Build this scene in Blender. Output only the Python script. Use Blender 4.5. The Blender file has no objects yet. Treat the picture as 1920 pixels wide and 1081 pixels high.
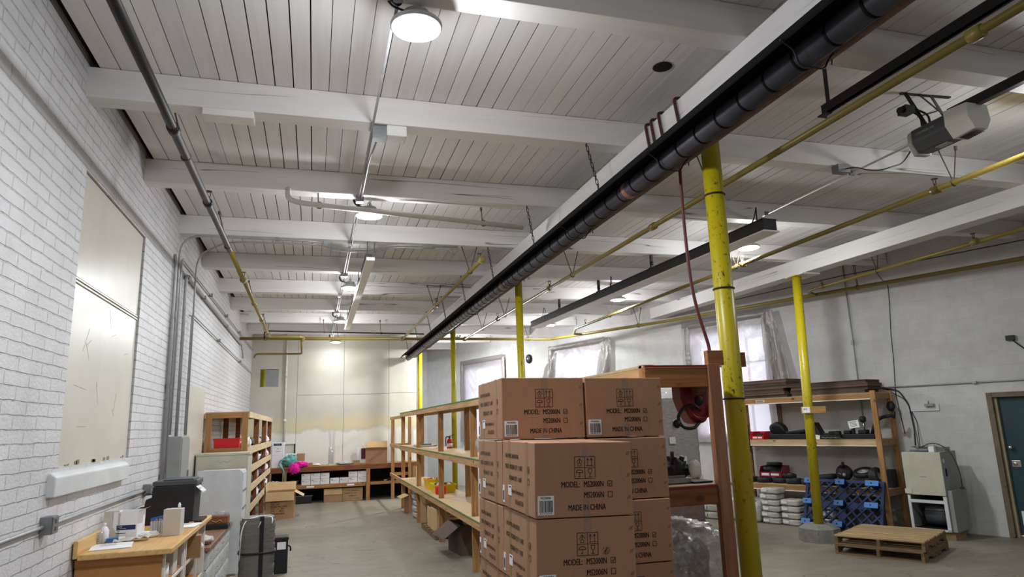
import bpy, math, random
from mathutils import Vector, Matrix
random.seed(7)
SC = bpy.context.scene
COL = SC.collection
PI = math.pi

# ------------------------------------------------------------------ camera
cam_d = bpy.data.cameras.new('camera'); cam = bpy.data.objects.new('camera', cam_d); COL.objects.link(cam)
cam_d.sensor_fit = 'HORIZONTAL'; cam_d.sensor_width = 36.0; cam_d.lens = 1250.28 / 1920 * 36.0
cam_d.clip_start = 0.05; cam_d.clip_end = 200
RX = (0.95958932, -0.2795013, -0.03267049); DN = (0.02474716, 0.19946551, -0.97959231); FW = (0.28031396, 0.93919781, 0.19832184)
cam.matrix_world = Matrix(((RX[0], -DN[0], -FW[0], 0), (RX[1], -DN[1], -FW[1], 0), (RX[2], -DN[2], -FW[2], 2.0), (0, 0, 0, 1)))
SC.camera = cam
# ------------------------------------------------------------------ world, exposure, light
W = bpy.data.worlds.new('world'); SC.world = W; W.use_nodes = True
W.node_tree.nodes['Background'].inputs[0].default_value = (0.86, 0.9, 1.0, 1)
W.node_tree.nodes['Background'].inputs[1].default_value = 3.2
vs = SC.view_settings
SC.display_settings.display_device = 'sRGB'
vs.view_transform = 'Standard'; vs.look = 'None'; vs.gamma = 1.0; vs.use_curve_mapping = False
vs.exposure = 0.55
SC.cycles.use_denoising = True
SC.cycles.max_bounces = 10; SC.cycles.diffuse_bounces = 6; SC.cycles.transparent_max_bounces = 16
SC.cycles.sample_clamp_indirect = 6.0; SC.cycles.caustics_reflective = False; SC.cycles.caustics_refractive = False
LAMP_W = 74.0
LAMP_C = (0.95, 0.98, 1.0)
LAMPS_ROW_A = [(0.57, 3.86), (0.58, 7.85), (0.57, 12.2), (0.55, 16.2), (0.56, 20.1), (0.57, -0.3), (1.4, 23.2)]  # last pair: unseen lamps added to brighten the aisle and the far wall
LAMPS_ROW_B = [(6.3, 8.42), (6.15, 12.75), (5.9, 16.4), (6.4, 4.0), (6.5, -0.4), (4.1, 19.7)]  # the pair before the last entry are unseen lamps added for light
LAMP_Z = 4.5

# ------------------------------------------------------------------ helpers
def lin(h):
    h = h.lstrip('#'); o = []
    for i in (0, 2, 4):
        c = int(h[i:i+2], 16) / 255
        o.append(c / 12.92 if c <= 0.04045 else ((c + 0.055) / 1.055) ** 2.4)
    return (o[0], o[1], o[2], 1)

class NT:
    def __init__(s, name):
        s.m = bpy.data.materials.new(name); s.m.use_nodes = True
        s.t = s.m.node_tree; s.n = s.t.nodes; s.b = s.n['Principled BSDF']; s.out = s.n['Material Output']
    def add(s, typ, **kw):
        nd = s.n.new(typ)
        for k, v in kw.items():
            if k.startswith('_'): setattr(nd, k[1:], v)
        return nd
    def link(s, a, b): s.t.links.new(a, b)
    def coords(s, scale=(1, 1, 1), rot=(0, 0, 0), src='Object'):
        tc = s.add('ShaderNodeTexCoord'); mp = s.add('ShaderNodeMapping')
        mp.inputs['Scale'].default_value = scale; mp.inputs['Rotation'].default_value = rot
        s.link(tc.outputs[src], mp.inputs[0]); return mp.outputs[0]
    def noise(s, vec, scale=5, detail=4, rough=0.55, dist=0.0):
        nd = s.add('ShaderNodeTexNoise'); nd.inputs['Scale'].default_value = scale; nd.inputs['Detail'].default_value = detail
        nd.inputs['Roughness'].default_value = rough; nd.inputs['Distortion'].default_value = dist
        s.link(vec, nd.inputs['Vector']); return nd.outputs[0]
    def ramp(s, fac, stops):
        nd = s.add('ShaderNodeValToRGB'); el = nd.color_ramp.elements
        el[0].position, el[0].color = stops[0][0], stops[0][1]
        el[1].position, el[1].color = stops[-1][0], stops[-1][1]
        for p, c in stops[1:-1]:
            e = el.new(p); e.color = c
        s.link(fac, nd.inputs[0]); return nd.outputs[0]
    def mix(s, fac, a, b, mode='MIX'):
        nd = s.add('ShaderNodeMix', _data_type='RGBA', _blend_type=mode)
        for sock, v in ((nd.inputs[0], fac), (nd.inputs[6], a), (nd.inputs[7], b)):
            if isinstance(v, (int, float, tuple)): sock.default_value = v
            else: s.link(v, sock)
        return nd.outputs[2]
    def math(s, op, a, b=0.0, c=0.0):
        nd = s.add('ShaderNodeMath', _operation=op)
        for i, v in enumerate((a, b, c)):
            if isinstance(v, (int, float)): nd.inputs[i].default_value = v
            else: s.link(v, nd.inputs[i])
        return nd.outputs[0]
    def bump(s, h, strength=0.3, dist=0.01):
        nd = s.add('ShaderNodeBump'); nd.inputs['Strength'].default_value = strength; nd.inputs['Distance'].default_value = dist
        s.link(h, nd.inputs['Height']); s.link(nd.outputs[0], s.b.inputs['Normal'])
    def color(s, v):
        if isinstance(v, tuple): s.b.inputs['Base Color'].default_value = v
        else: s.link(v, s.b.inputs['Base Color'])
    def set(s, rough=0.6, metal=0.0, spec=0.4):
        s.b.inputs['Roughness'].default_value = rough; s.b.inputs['Metallic'].default_value = metal
        s.b.inputs['Specular IOR Level'].default_value = spec

G = lambda v: (v, v, v, 1)

def paint(name, col, rough=0.55, var=0.12, scale=4.0, bump=0.1, metal=0.0, spec=0.4, dirt=None, dirt_at=0.62, stretch=(1, 1, 1)):
    t = NT(name); c = lin(col); v = t.coords(stretch); n = t.noise(v, scale, 6)
    lo = tuple(x * (1 - var) for x in c[:3]) + (1,); hi = tuple(min(1, x * (1 + var)) for x in c[:3]) + (1,)
    k = t.ramp(n, [(0.3, lo), (0.7, hi)])
    if dirt:
        n2 = t.noise(v, scale * 2.7, 8, 0.7)
        k = t.mix(t.ramp(n2, [(dirt_at, G(0)), (dirt_at + 0.05, G(1))]), k, lin(dirt))
    t.color(k); t.set(rough, metal, spec)
    if bump: t.bump(n, bump, 0.01)
    return t.m

def wood(name, a, b, axis='z', rough=0.65, knots=True):
    t = NT(name); st = {'x': (1.2, 18, 18), 'y': (18, 1.2, 18), 'z': (18, 18, 1.2)}[axis]
    v = t.coords(st); n = t.noise(v, 1.6, 5, 0.6, 0.6)
    k = t.ramp(n, [(0.3, lin(a)), (0.68, lin(b))])
    if knots:
        kv = t.coords({'x': (0.6, 1, 1), 'y': (1, 0.6, 1), 'z': (1, 1, 0.6)}[axis])
        vo = t.add('ShaderNodeTexVoronoi'); vo.inputs['Scale'].default_value = 4.6; t.link(kv, vo.inputs['Vector'])
        k = t.mix(t.ramp(vo.outputs['Distance'], [(0.06, G(0.85)), (0.13, G(0))]), k, lin('#4a2c18'))
    t.color(k); t.set(rough, 0, 0.3); t.bump(n, 0.15, 0.004)
    return t.m

def brick(name, axes, bw, bh, mortar, col, mcol, bump_s, bump_d, dirty, lowcol=None):
    t = NT(name); tc = t.add('ShaderNodeTexCoord'); sp = t.add('ShaderNodeSeparateXYZ'); t.link(tc.outputs['Object'], sp.inputs[0])
    cb = t.add('ShaderNodeCombineXYZ'); t.link(sp.outputs[axes[0]], cb.inputs[0]); t.link(sp.outputs[axes[1]], cb.inputs[1])
    wob = t.add('ShaderNodeTexNoise'); wob.inputs['Scale'].default_value = 7; t.link(cb.outputs[0], wob.inputs['Vector'])
    vm = t.add('ShaderNodeVectorMath', _operation='MULTIPLY_ADD'); t.link(wob.outputs['Color'], vm.inputs[0]); vm.inputs[1].default_value = (dirty * 0.02,) * 3; t.link(cb.outputs[0], vm.inputs[2])
    br = t.add('ShaderNodeTexBrick'); t.link(vm.outputs[0], br.inputs['Vector'])
    br.inputs['Scale'].default_value = 1; br.inputs['Brick Width'].default_value = bw; br.inputs['Row Height'].default_value = bh
    br.inputs['Mortar Size'].default_value = mortar; br.inputs['Mortar Smooth'].default_value = 0.5
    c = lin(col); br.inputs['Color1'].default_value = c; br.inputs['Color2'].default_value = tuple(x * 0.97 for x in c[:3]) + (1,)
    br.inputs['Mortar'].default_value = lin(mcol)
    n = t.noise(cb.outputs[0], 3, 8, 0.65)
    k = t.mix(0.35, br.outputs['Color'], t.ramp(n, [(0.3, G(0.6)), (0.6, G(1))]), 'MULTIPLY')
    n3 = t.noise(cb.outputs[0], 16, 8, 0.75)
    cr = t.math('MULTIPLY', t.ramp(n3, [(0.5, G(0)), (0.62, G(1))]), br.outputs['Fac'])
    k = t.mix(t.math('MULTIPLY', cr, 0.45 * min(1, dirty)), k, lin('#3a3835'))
    t.color(k); t.set(0.5, 0, 0.35)
    n2 = t.noise(cb.outputs[0], 40, 4)
    h = t.math('ADD', t.math('MULTIPLY', br.outputs['Fac'], -1.0), t.math('MULTIPLY', n2, 0.35))
    t.bump(h, bump_s, bump_d)
    return t.m

M = {}
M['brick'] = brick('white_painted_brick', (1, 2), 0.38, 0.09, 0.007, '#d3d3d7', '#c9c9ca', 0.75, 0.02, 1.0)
M['block'] = brick('white_painted_block', (0, 2), 0.41, 0.205, 0.007, '#cbcbca', '#c6c6c4', 0.2, 0.006, 0.25)

def m_ceiling():
    t = NT('white_ceiling_planks'); tc = t.add('ShaderNodeTexCoord'); sp = t.add('ShaderNodeSeparateXYZ'); t.link(tc.outputs['Object'], sp.inputs[0])
    ix = t.math('FLOOR', t.math('DIVIDE', t.math('ADD', sp.outputs[0], 1.72), 0.148))
    wn = t.add('ShaderNodeTexWhiteNoise', _noise_dimensions='1D'); t.link(ix, wn.inputs['W'])
    k = t.ramp(wn.outputs[0], [(0, lin('#d9d7d8')), (1, lin('#e4e2e2'))])
    v = t.coords((7, 0.5, 1)); n = t.noise(v, 2.2, 6, 0.65)
    k = t.mix(0.3, k, t.ramp(n, [(0.3, lin('#dedad8')), (0.6, G(1))]), 'MULTIPLY')
    n2 = t.noise(t.coords((1, 1, 1)), 9, 6, 0.8)
    k = t.mix(t.ramp(n2, [(0.74, G(0)), (0.78, G(0.6))]), k, lin('#6d625c'))
    t.color(k); t.set(0.6, 0, 0.25); t.bump(n, 0.2, 0.01); return t.m
M['ceiling'] = m_ceiling()

def m_beam(name, ax):
    t = NT(name); st = (0.5, 5, 5) if ax == 'x' else (5, 0.5, 5); v = t.coords(st); n = t.noise(v, 1.5, 6, 0.6)
    k = t.ramp(n, [(0.3, lin('#d6d3d3')), (0.7, lin('#e3e1e0'))])
    cs = (0.10, 0.7, 3.2) if ax == 'x' else (0.7, 0.10, 3.2)
    n2 = t.noise(t.coords(cs), 1.3, 3, 0.45)
    band = t.math('ABSOLUTE', t.math('SUBTRACT', n2, 0.5))
    gate = t.noise(t.coords((0.9, 0.9, 1.2)), 1.1, 2)
    ck = t.math('MULTIPLY', t.ramp(band, [(0.0, G(1)), (0.0045, G(0))]), t.ramp(gate, [(0.5, G(0)), (0.53, G(1))]))
    k = t.mix(t.math('MULTIPLY', ck, 0.9), k, lin('#2c2826'))
    t.color(k); t.set(0.6, 0, 0.3); t.bump(n, 0.15, 0.008); return t.m
M['beam_x'] = m_beam('white_beam_across', 'x')
M['beam_y'] = m_beam('white_beam_along', 'y')

def m_floor():
    t = NT('worn_concrete'); v = t.coords()
    a = t.noise(v, 0.6, 8, 0.62); b = t.noise(t.coords((1, 3.2, 1), (0, 0, 0.5)), 1.7, 8, 0.7, 0.6); c = t.noise(v, 14, 6, 0.7)
    k = t.ramp(a, [(0.3, lin('#756e62')), (0.55, lin('#8b8376')), (0.72, lin('#9c9486'))])
    k = t.mix(0.5, k, t.ramp(b, [(0.32, G(0.62)), (0.6, G(1.0))]), 'MULTIPLY')
    k = t.mix(0.4, k, t.ramp(c, [(0.3, G(0.75)), (0.7, G(1.0))]), 'MULTIPLY')
    n2 = t.noise(t.coords((1, 5, 1), (0, 0, 0.3)), 2.3, 4, 0.8)
    k = t.mix(t.ramp(n2, [(0.71, G(0)), (0.75, G(0.55))]), k, lin('#4a4642'))
    n3 = t.noise(t.coords((1, 1, 1), (0, 0, 1)), 0.7, 3, 0.6, 1.5)
    crack = t.ramp(t.math('ABSOLUTE', t.math('SUBTRACT', n3, 0.5)), [(0.0, G(0.7)), (0.0025, G(0))])
    k = t.mix(crack, k, lin('#3c3833'))
    t.color(k); t.set(0.55, 0, 0.35)
    t.link(t.ramp(a, [(0.3, G(0.42)), (0.7, G(0.65))]), t.b.inputs['Roughness'])
    t.bump(c, 0.12, 0.004); return t.m
M['floor'] = m_floor()

def m_drywall():
    t = NT('beige_drywall'); tc = t.add('ShaderNodeTexCoord'); sp = t.add('ShaderNodeSeparateXYZ'); t.link(tc.outputs['Object'], sp.inputs[0])
    v = t.coords(); n = t.noise(v, 1.1, 6, 0.6)
    k = t.ramp(n, [(0.3, lin('#b9b5a8')), (0.7, lin('#c8c5ba'))])
    zz = t.math('ADD', sp.outputs[2], t.math('MULTIPLY', t.noise(t.coords((1.5, 1.5, 1.5)), 1.5, 5), 0.5))
    st = t.ramp(t.math('DIVIDE', zz, 5.0), [(0.43, G(0)), (0.475, G(0.85)), (0.5, G(0.55)), (0.545, G(0))])
    k = t.mix(st, k, lin('#d3c79c'))
    low = t.ramp(t.math('DIVIDE', zz, 5.0), [(0.43, G(0.8)), (0.45, G(0))])
    k = t.mix(low, k, lin('#e2e2da'))
    vs_ = t.noise(t.coords((2.2, 1, 0.12)), 1.6, 3, 0.5)
    stv = t.math('MULTIPLY', t.ramp(vs_, [(0.58, G(0)), (0.64, G(0.7))]), low)
    k = t.mix(stv, k, lin('#a5a5a2'))
    t.color(k); t.set(0.5, 0, 0.4); return t.m
M['drywall'] = m_drywall()

def m_yellow(name, col, chips=0.66):
    t = NT(name); v = t.coords(); n = t.noise(v, 3, 5)
    k = t.ramp(n, [(0.3, lin(col)), (0.7, tuple(min(1, x * 1.15) for x in lin(col)[:3]) + (1,))])
    ch = t.noise(t.coords((1, 1, 0.6)), 42, 6, 0.7)
    big = t.noise(t.coords((1, 1, 0.35)), 4.5, 3)
    mask = t.math('MULTIPLY', t.ramp(ch, [(chips - 0.08, G(0)), (chips - 0.04, G(1))]), t.ramp(big, [(0.48, G(0)), (0.6, G(1))]))
    k = t.mix(mask, k, lin('#2b281c')); t.color(k); t.set(0.35, 0, 0.5); t.bump(ch, 0.06, 0.004); return t.m
M['yellow_post'] = m_yellow('chipped_yellow_paint', '#b0a015', 0.65)
M['yellow_pipe'] = m_yellow('dull_yellow_pipe_paint', '#7d6d31', 0.74)
M['black_pipe'] = paint('black_pipe_paint', '#171616', 0.5, 0.2, 6)
M['black'] = paint('black_metal', '#1c1c1e', 0.45, 0.2, 6)
M['matte_black'] = paint('matte_black_plastic', '#1b1c20', 0.55, 0.15, 8)
M['tube'] = paint('dark_heater_tube', '#4b4b53', 0.42, 0.3, 5, 0.08, 0.35)
M['tube_red'] = paint('rusty_tube_joint', '#8f5b4e', 0.5, 0.3, 8)
M['reflector'] = paint('lit_reflector_brown', '#77685c', 0.45, 0.35, 3, 0.05, 0.7)  # lit copy of the trough, only on the inner side that catches light
M['dark_in'] = paint('shaded_reflector_black', '#0e0d0e', 0.8, 0.2, 4, 0, 0, 0.1)  # near-black paints shade inside the trough; outer skin and tube seams share it
M['galv'] = paint('galvanised_steel', '#8d9092', 0.4, 0.15, 10, 0.05, 0.7)
M['conduit'] = paint('painted_conduit', '#a2a3a5', 0.45, 0.15, 10, 0.05, 0.3)
M['conduit_white'] = paint('white_painted_conduit', '#cfccc6', 0.5, 0.1, 8)
M['box_grey'] = paint('grey_enamel', '#8f9391', 0.45, 0.12, 4)
M['white'] = paint('white_enamel', '#e6e5e1', 0.45, 0.06, 4)
M['white_dirty'] = paint('worn_white_paint', '#cdd0d2', 0.5, 0.1, 3, 0.1, dirt='#8a8780', dirt_at=0.69)
M['cream'] = paint('cream_sheet_metal', '#b9b8a6', 0.45, 0.12, 3, 0.05, dirt='#6a6455', dirt_at=0.7)
M['greige'] = paint('beige_window_board', '#c6c2b8', 0.32, 0.08, 1.6, 0.03, dirt='#8b7a55', dirt_at=0.735)
M['lumber_x'] = wood('lumber_across', '#8a6138', '#b38856', 'x')
M['lumber_y'] = wood('lumber_along', '#a17b50', '#c9a477', 'y')
M['lumber_z'] = wood('lumber_upright', '#865b34', '#b58a58', 'z')
M['lumber_red'] = wood('reddish_lumber', '#7b4f38', '#a3755a', 'z')
M['lumber_red_x'] = wood('reddish_lumber_across', '#74492e', '#a0703f', 'x')
M['lumber_dark'] = wood('dark_stained_lumber', '#6b3f24', '#8e5c38', 'x')
M['pine_pale'] = wood('pale_pine', '#b9a17c', '#d8c49e', 'y')
M['pine_x'] = wood('pale_pine_across', '#b39a72', '#d4bd95', 'x')
M['pallet_wood'] = wood('weathered_pallet_wood', '#5c4a36', '#8d7555', 'x', 0.8)
M['pallet_wood_pale'] = wood('pale_pallet_wood', '#917857', '#c0a578', 'x', 0.8)
M['ply'] = paint('plywood_sheet', '#b89f7a', 0.65, 0.16, 7, 0.06, stretch=(1, 5, 1))
M['butcher'] = wood('butcher_block_laminate', '#c69a5c', '#dfbb82', 'y', 0.4, False)
M['mdf'] = paint('brown_particle_board', '#b07a45', 0.65, 0.08, 6)
M['brown_top'] = paint('brown_laminate', '#86644f', 0.4, 0.1, 4)
M['carton'] = paint('brown_cardboard', '#a98064', 0.75, 0.06, 5, 0.04, stretch=(6, 6, 1))
M['carton_tan'] = paint('tan_cardboard', '#a78560', 0.75, 0.08, 5, 0.04)
M['carton_pale'] = paint('pale_cardboard', '#c8a97e', 0.75, 0.08, 5)
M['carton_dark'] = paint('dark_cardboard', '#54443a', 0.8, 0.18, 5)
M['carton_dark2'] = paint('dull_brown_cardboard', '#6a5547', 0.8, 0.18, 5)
M['kraft'] = paint('kraft_tape', '#97764b', 0.35, 0.08, 6, 0.03)
M['clear_tape'] = paint('clear_tape', '#b69679', 0.12, 0.08, 20, 0.2, spec=0.8)
M['ink'] = paint('black_ink', '#221a18', 0.7, 0.05, 5, 0)
M['ink_brown'] = paint('brown_ink', '#4a3826', 0.7, 0.05, 5, 0)
M['paper'] = paint('white_paper', '#e9e9ec', 0.7, 0.03, 3, 0)
M['paper_grey'] = paint('grey_paper', '#c4beb6', 0.7, 0.05, 6, 0.1)
M['navy'] = paint('navy_print', '#1e2558', 0.55, 0.05, 3, 0)
M['blue'] = paint('blue_plastic', '#2c64b4', 0.4, 0.08, 4)
M['pal_blue'] = paint('light_blue_plastic', '#4d82c4', 0.45, 0.08, 4)
M['pal_dark'] = paint('dark_blue_plastic', '#172c56', 0.5, 0.2, 4)
M['red'] = paint('red_plastic', '#d11f26', 0.4, 0.06, 4)
M['red_dark'] = paint('dark_red_plastic', '#831a24', 0.45, 0.08, 4)
M['hose'] = paint('maroon_rubber', '#5c2526', 0.5, 0.1, 4)
M['hose_dark'] = paint('dark_maroon_rubber', '#4a2222', 0.5, 0.1, 4)
M['rubber'] = paint('black_rubber', '#1d1d1f', 0.6, 0.2, 10, 0.1)
M['yellow_bin'] = paint('yellow_plastic', '#d8bd10', 0.4, 0.05, 3)
M['pink'] = paint('hot_pink_fabric', '#e0189c', 0.8, 0.15, 12, 0.3)
M['teal'] = paint('teal_bag_fabric', '#5f9a98', 0.7, 0.35, 9, 0.3)
M['maroon'] = paint('maroon_board', '#5a2230', 0.6, 0.05, 3)
M['grey_cards'] = paint('grey_flattened_sheets', '#73716d', 0.7, 0.12, 3, 0.05, stretch=(1, 1, 12))
M['door'] = paint('dark_teal_door_paint', '#23404a', 0.4, 0.12, 3, 0.06, dirt='#6f8085', dirt_at=0.74)
M['door_frame'] = paint('worn_brown_frame', '#6f6250', 0.6, 0.25, 6, 0.1, dirt='#3a332b', dirt_at=0.6)
M['jamb_beige'] = paint('worn_beige_jamb', '#9c8f72', 0.6, 0.2, 6, 0.1, dirt='#3a332b', dirt_at=0.62)
M['concrete'] = paint('rough_concrete', '#7b7a72', 0.85, 0.2, 7, 0.3, dirt='#4c4b45', dirt_at=0.6)
M['bag'] = paint('white_poly_bag', '#bdb9b3', 0.25, 0.25, 14, 0.8, dirt='#8d7a66', dirt_at=0.62)
M['grey_wrap'] = paint('grey_shrink_wrap', '#8f8a88', 0.25, 0.25, 9, 0.5, spec=0.7, stretch=(1, 1, 7))
M['brown_wrap'] = paint('brown_wrapped_load', '#6d5a56', 0.3, 0.25, 9, 0.4, spec=0.7, stretch=(1, 1, 7))
M['steel'] = paint('brushed_steel', '#b4b4b2', 0.3, 0.1, 8, 0.03, 0.9)
M['rust'] = paint('brown_wire', '#5e4a3c', 0.5, 0.2, 8)
M['aqua_strap'] = paint('green_strap', '#3f9c5a', 0.5, 0.05, 3)
M['grey_plastic'] = paint('light_grey_plastic', '#a9a8a6', 0.4, 0.06, 4)
M['dark_grey_plastic'] = paint('dark_grey_plastic', '#4c4f54', 0.45, 0.1, 4)
M['scuff'] = paint('scuff_marks', '#8d7f66', 0.7, 0.2, 8, 0)
M['gap'] = paint('painted_shade_black', '#0c0b0b', 0.9, 0.05, 3, 0)  # flat black puts shade into gaps, seams and recesses
M['frame_wood'] = paint('old_window_frame', '#7a6457', 0.6, 0.2, 5, 0.1)

def m_film(name, tint, transp, rough=0.35, bs=0.5, scale=9, gloss=0.10):
    t = NT(name); v = t.coords(); n = t.noise(v, scale, 6, 0.6, 1.2)
    tr = t.add('ShaderNodeBsdfTranslucent'); tr.inputs[0].default_value = tint
    tp = t.add('ShaderNodeBsdfTransparent'); tp.inputs[0].default_value = tint
    df = t.add('ShaderNodeBsdfDiffuse'); df.inputs[0].default_value = tint
    gl = t.add('ShaderNodeBsdfGlossy'); gl.inputs['Roughness'].default_value = rough
    bp = t.add('ShaderNodeBump'); bp.inputs['Strength'].default_value = bs; bp.inputs['Distance'].default_value = 0.02
    t.link(n, bp.inputs['Height'])
    for s_ in (gl, df, tr): t.link(bp.outputs[0], s_.inputs['Normal'])
    def mx(f, a, b):
        m_ = t.add('ShaderNodeMixShader'); m_.inputs[0].default_value = f; t.link(a.outputs[0], m_.inputs[1]); t.link(b.outputs[0], m_.inputs[2]); return m_
    a = mx(0.35, tr, df); b = mx(transp, a, tp); c = mx(gloss, b, gl)
    t.link(c.outputs[0], t.out.inputs[0]); return t.m
M['film'] = m_film('dusty_window_film', (0.80, 0.77, 0.83, 1), 0.10)
M['film_dirty'] = m_film('dirty_folded_film', (0.55, 0.52, 0.49, 1), 0.3, 0.3, 0.7)
M['wrap'] = m_film('clear_stretch_wrap', (0.86, 0.86, 0.86, 1), 0.62, 0.12, 1.0, 11)
M['wrap_dense'] = m_film('layered_clear_plastic', (0.9, 0.88, 0.87, 1), 0.74, 0.16, 1.0, 18, .36)
M['clear_tape'] = m_film('clear_tape_film', (0.97, 0.94, 0.92, 1), 0.95, 0.08, 0.25, 25, .07)
M['clear'] = m_film('clear_plastic', (0.9, 0.9, 0.92, 1), 0.75, 0.08, 0.2, 5)

def m_glass():
    t = NT('window_glass'); tp = t.add('ShaderNodeBsdfTransparent'); gl = t.add('ShaderNodeBsdfGlossy'); gl.inputs['Roughness'].default_value = 0.02
    mx = t.add('ShaderNodeMixShader'); mx.inputs[0].default_value = 0.06; t.link(tp.outputs[0], mx.inputs[1]); t.link(gl.outputs[0], mx.inputs[2])
    t.link(mx.outputs[0], t.out.inputs[0]); return t.m
M['glass'] = m_glass()
def m_emit(name, col, st):
    t = NT(name); t.b.inputs['Base Color'].default_value = (0.9, 0.9, 0.9, 1)
    t.b.inputs['Emission Color'].default_value = col; t.b.inputs['Emission Strength'].default_value = st; return t.m
M['led'] = m_emit('led_lens', (0.93, 1.0, 0.97, 1), 12.0)

# ------------------------------------------------------------------ mesh builder
_txt = {}
def text_geo(s):
    if s not in _txt:
        cu = bpy.data.curves.new('t', 'FONT'); cu.body = s; cu.size = 1.0; cu.resolution_u = 2; cu.offset = 0.0
        o = bpy.data.objects.new('t', cu); COL.objects.link(o)
        me = bpy.data.meshes.new_from_object(o.evaluated_get(bpy.context.evaluated_depsgraph_get()))
        V = [tuple(v.co) for v in me.vertices]; F = [tuple(p.vertices) for p in me.polygons]
        bpy.data.objects.remove(o); bpy.data.meshes.remove(me); bpy.data.curves.remove(cu)
        _txt[s] = (V, F)
    return _txt[s]

class MB:
    def __init__(s): s.v = []; s.f = []; s.m = []; s.s = []
    def face(s, idx, m=0, sm=False): s.f.append(tuple(idx)); s.m.append(m); s.s.append(sm)
    def box(s, x0, y0, z0, x1, y1, z1, m=0, T=None):
        n = len(s.v)
        P = [(x0, y0, z0), (x1, y0, z0), (x1, y1, z0), (x0, y1, z0), (x0, y0, z1), (x1, y0, z1), (x1, y1, z1), (x0, y1, z1)]
        if T is not None: P = [tuple(T @ Vector(p)) for p in P]
        s.v += P
        for q in ((0, 3, 2, 1), (4, 5, 6, 7), (0, 1, 5, 4), (1, 2, 6, 5), (2, 3, 7, 6), (3, 0, 4, 7)): s.face([n + i for i in q], m)
        return s
    def bar(s, p, q, w, h, m=0, up=(0, 0, 1)):
        p, q = Vector(p), Vector(q); d = (q - p); L = d.length; d.normalize(); u = Vector(up)
        if abs(d.dot(u)) > 0.98: u = Vector((1, 0, 0)) if abs(d.x) < .9 else Vector((0, 1, 0))
        r = d.cross(u).normalized(); u = r.cross(d)
        T = Matrix(((r.x, d.x, u.x, p.x), (r.y, d.y, u.y, p.y), (r.z, d.z, u.z, p.z), (0, 0, 0, 1)))
        return s.box(-w / 2, 0, -h / 2, w / 2, L, h / 2, m, T)
    def ring(s, c, r, u, w, n):
        k = len(s.v)
        for i in range(n):
            a = 2 * PI * i / n; s.v.append(tuple(Vector(c) + r * (math.cos(a) * u + math.sin(a) * w)))
        return list(range(k, k + n))
    def sweep(s, pts, rad, n=8, m=0, caps=True, closed=False):
        pts = [Vector(p) for p in pts]; N = len(pts); rad = rad if isinstance(rad, (list, tuple)) else [rad] * N
        prev = None; rings = []
        for i in range(N):
            if closed: d = pts[(i + 1) % N] - pts[i - 1]
            else: d = (pts[min(i + 1, N - 1)] - pts[max(i - 1, 0)])
            if d.length < 1e-9: d = Vector((0, 0, 1))
            d.normalize()
            if prev is None: u = d.orthogonal().normalized()
            else:
                u = prev - d * prev.dot(d)
                u = d.orthogonal().normalized() if u.length < 1e-6 else u.normalized()
            prev = u; rings.append(s.ring(pts[i], rad[i], u, d.cross(u), n))
        for i in range(N if closed else N - 1):
            a, b = rings[i], rings[(i + 1) % N]
            for j in range(n): s.face((a[j], a[(j + 1) % n], b[(j + 1) % n], b[j]), m, True)
        if caps and not closed: s.face(rings[0][::-1], m); s.face(rings[-1], m)
        return s
    def cyl(s, p, q, r, n=16, m=0, r2=None, caps=True): return s.sweep([p, q], [r, r if r2 is None else r2], n, m, caps)
    def lathe(s, prof, o=(0, 0, 0), n=24, m=0, T=None):
        rings = []
        for r, z in prof:
            k = len(s.v)
            for i in range(n):
                a = 2 * PI * i / n; p = Vector((r * math.cos(a), r * math.sin(a), z))
                p = (T @ p) if T is not None else p
                s.v.append((p.x + o[0], p.y + o[1], p.z + o[2]))
            rings.append(list(range(k, k + n)))
        for a, b in zip(rings, rings[1:]):
            for j in range(n): s.face((a[j], a[(j + 1) % n], b[(j + 1) % n], b[j]), m, True)
        if prof[0][0] > 1e-4: s.face(rings[0][::-1], m)
        if prof[-1][0] > 1e-4: s.face(rings[-1], m)
        return s
    def prism(s, poly, f0, f1, m=0):
        n = len(poly); k = len(s.v); s.v += [tuple(f0(p)) for p in poly] + [tuple(f1(p)) for p in poly]
        s.face(list(range(k, k + n))[::-1], m); s.face(range(k + n, k + 2 * n), m)
        for i in range(n): s.face((k + i, k + (i + 1) % n, k + n + (i + 1) % n, k + n + i), m)
        return s
    def grid(s, fn, nu, nv, m=0, sm=True):
        k = len(s.v)
        for j in range(nv + 1):
            for i in range(nu + 1): s.v.append(tuple(fn(i / nu, j / nv)))
        for j in range(nv):
            for i in range(nu):
                a = k + j * (nu + 1) + i; s.face((a, a + 1, a + nu + 2, a + nu + 1), m, sm)
        return s
    def quad(s, a, b, c, d, m=0):
        k = len(s.v); s.v += [tuple(a), tuple(b), tuple(c), tuple(d)]; s.face((k, k + 1, k + 2, k + 3), m); return s
    def text(s, body, o, right, up, size, sx=0.8, m=0, align='l', bold=True):
        V, F = text_geo(body); k = len(s.v); o = Vector(o); R = Vector(right).normalized(); U = Vector(up).normalized()
        w = max((v[0] for v in V), default=0); off = {'l': 0, 'c': -w / 2, 'r': -w}[align]
        for dx in ((0, .03, .06) if bold else (0,)):
            k = len(s.v)
            s.v += [tuple(o + R * ((v[0] + off + dx) * size * sx) + U * (v[1] * size)) for v in V]
            for f in F: s.face([k + i for i in f], m)
        return s
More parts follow.
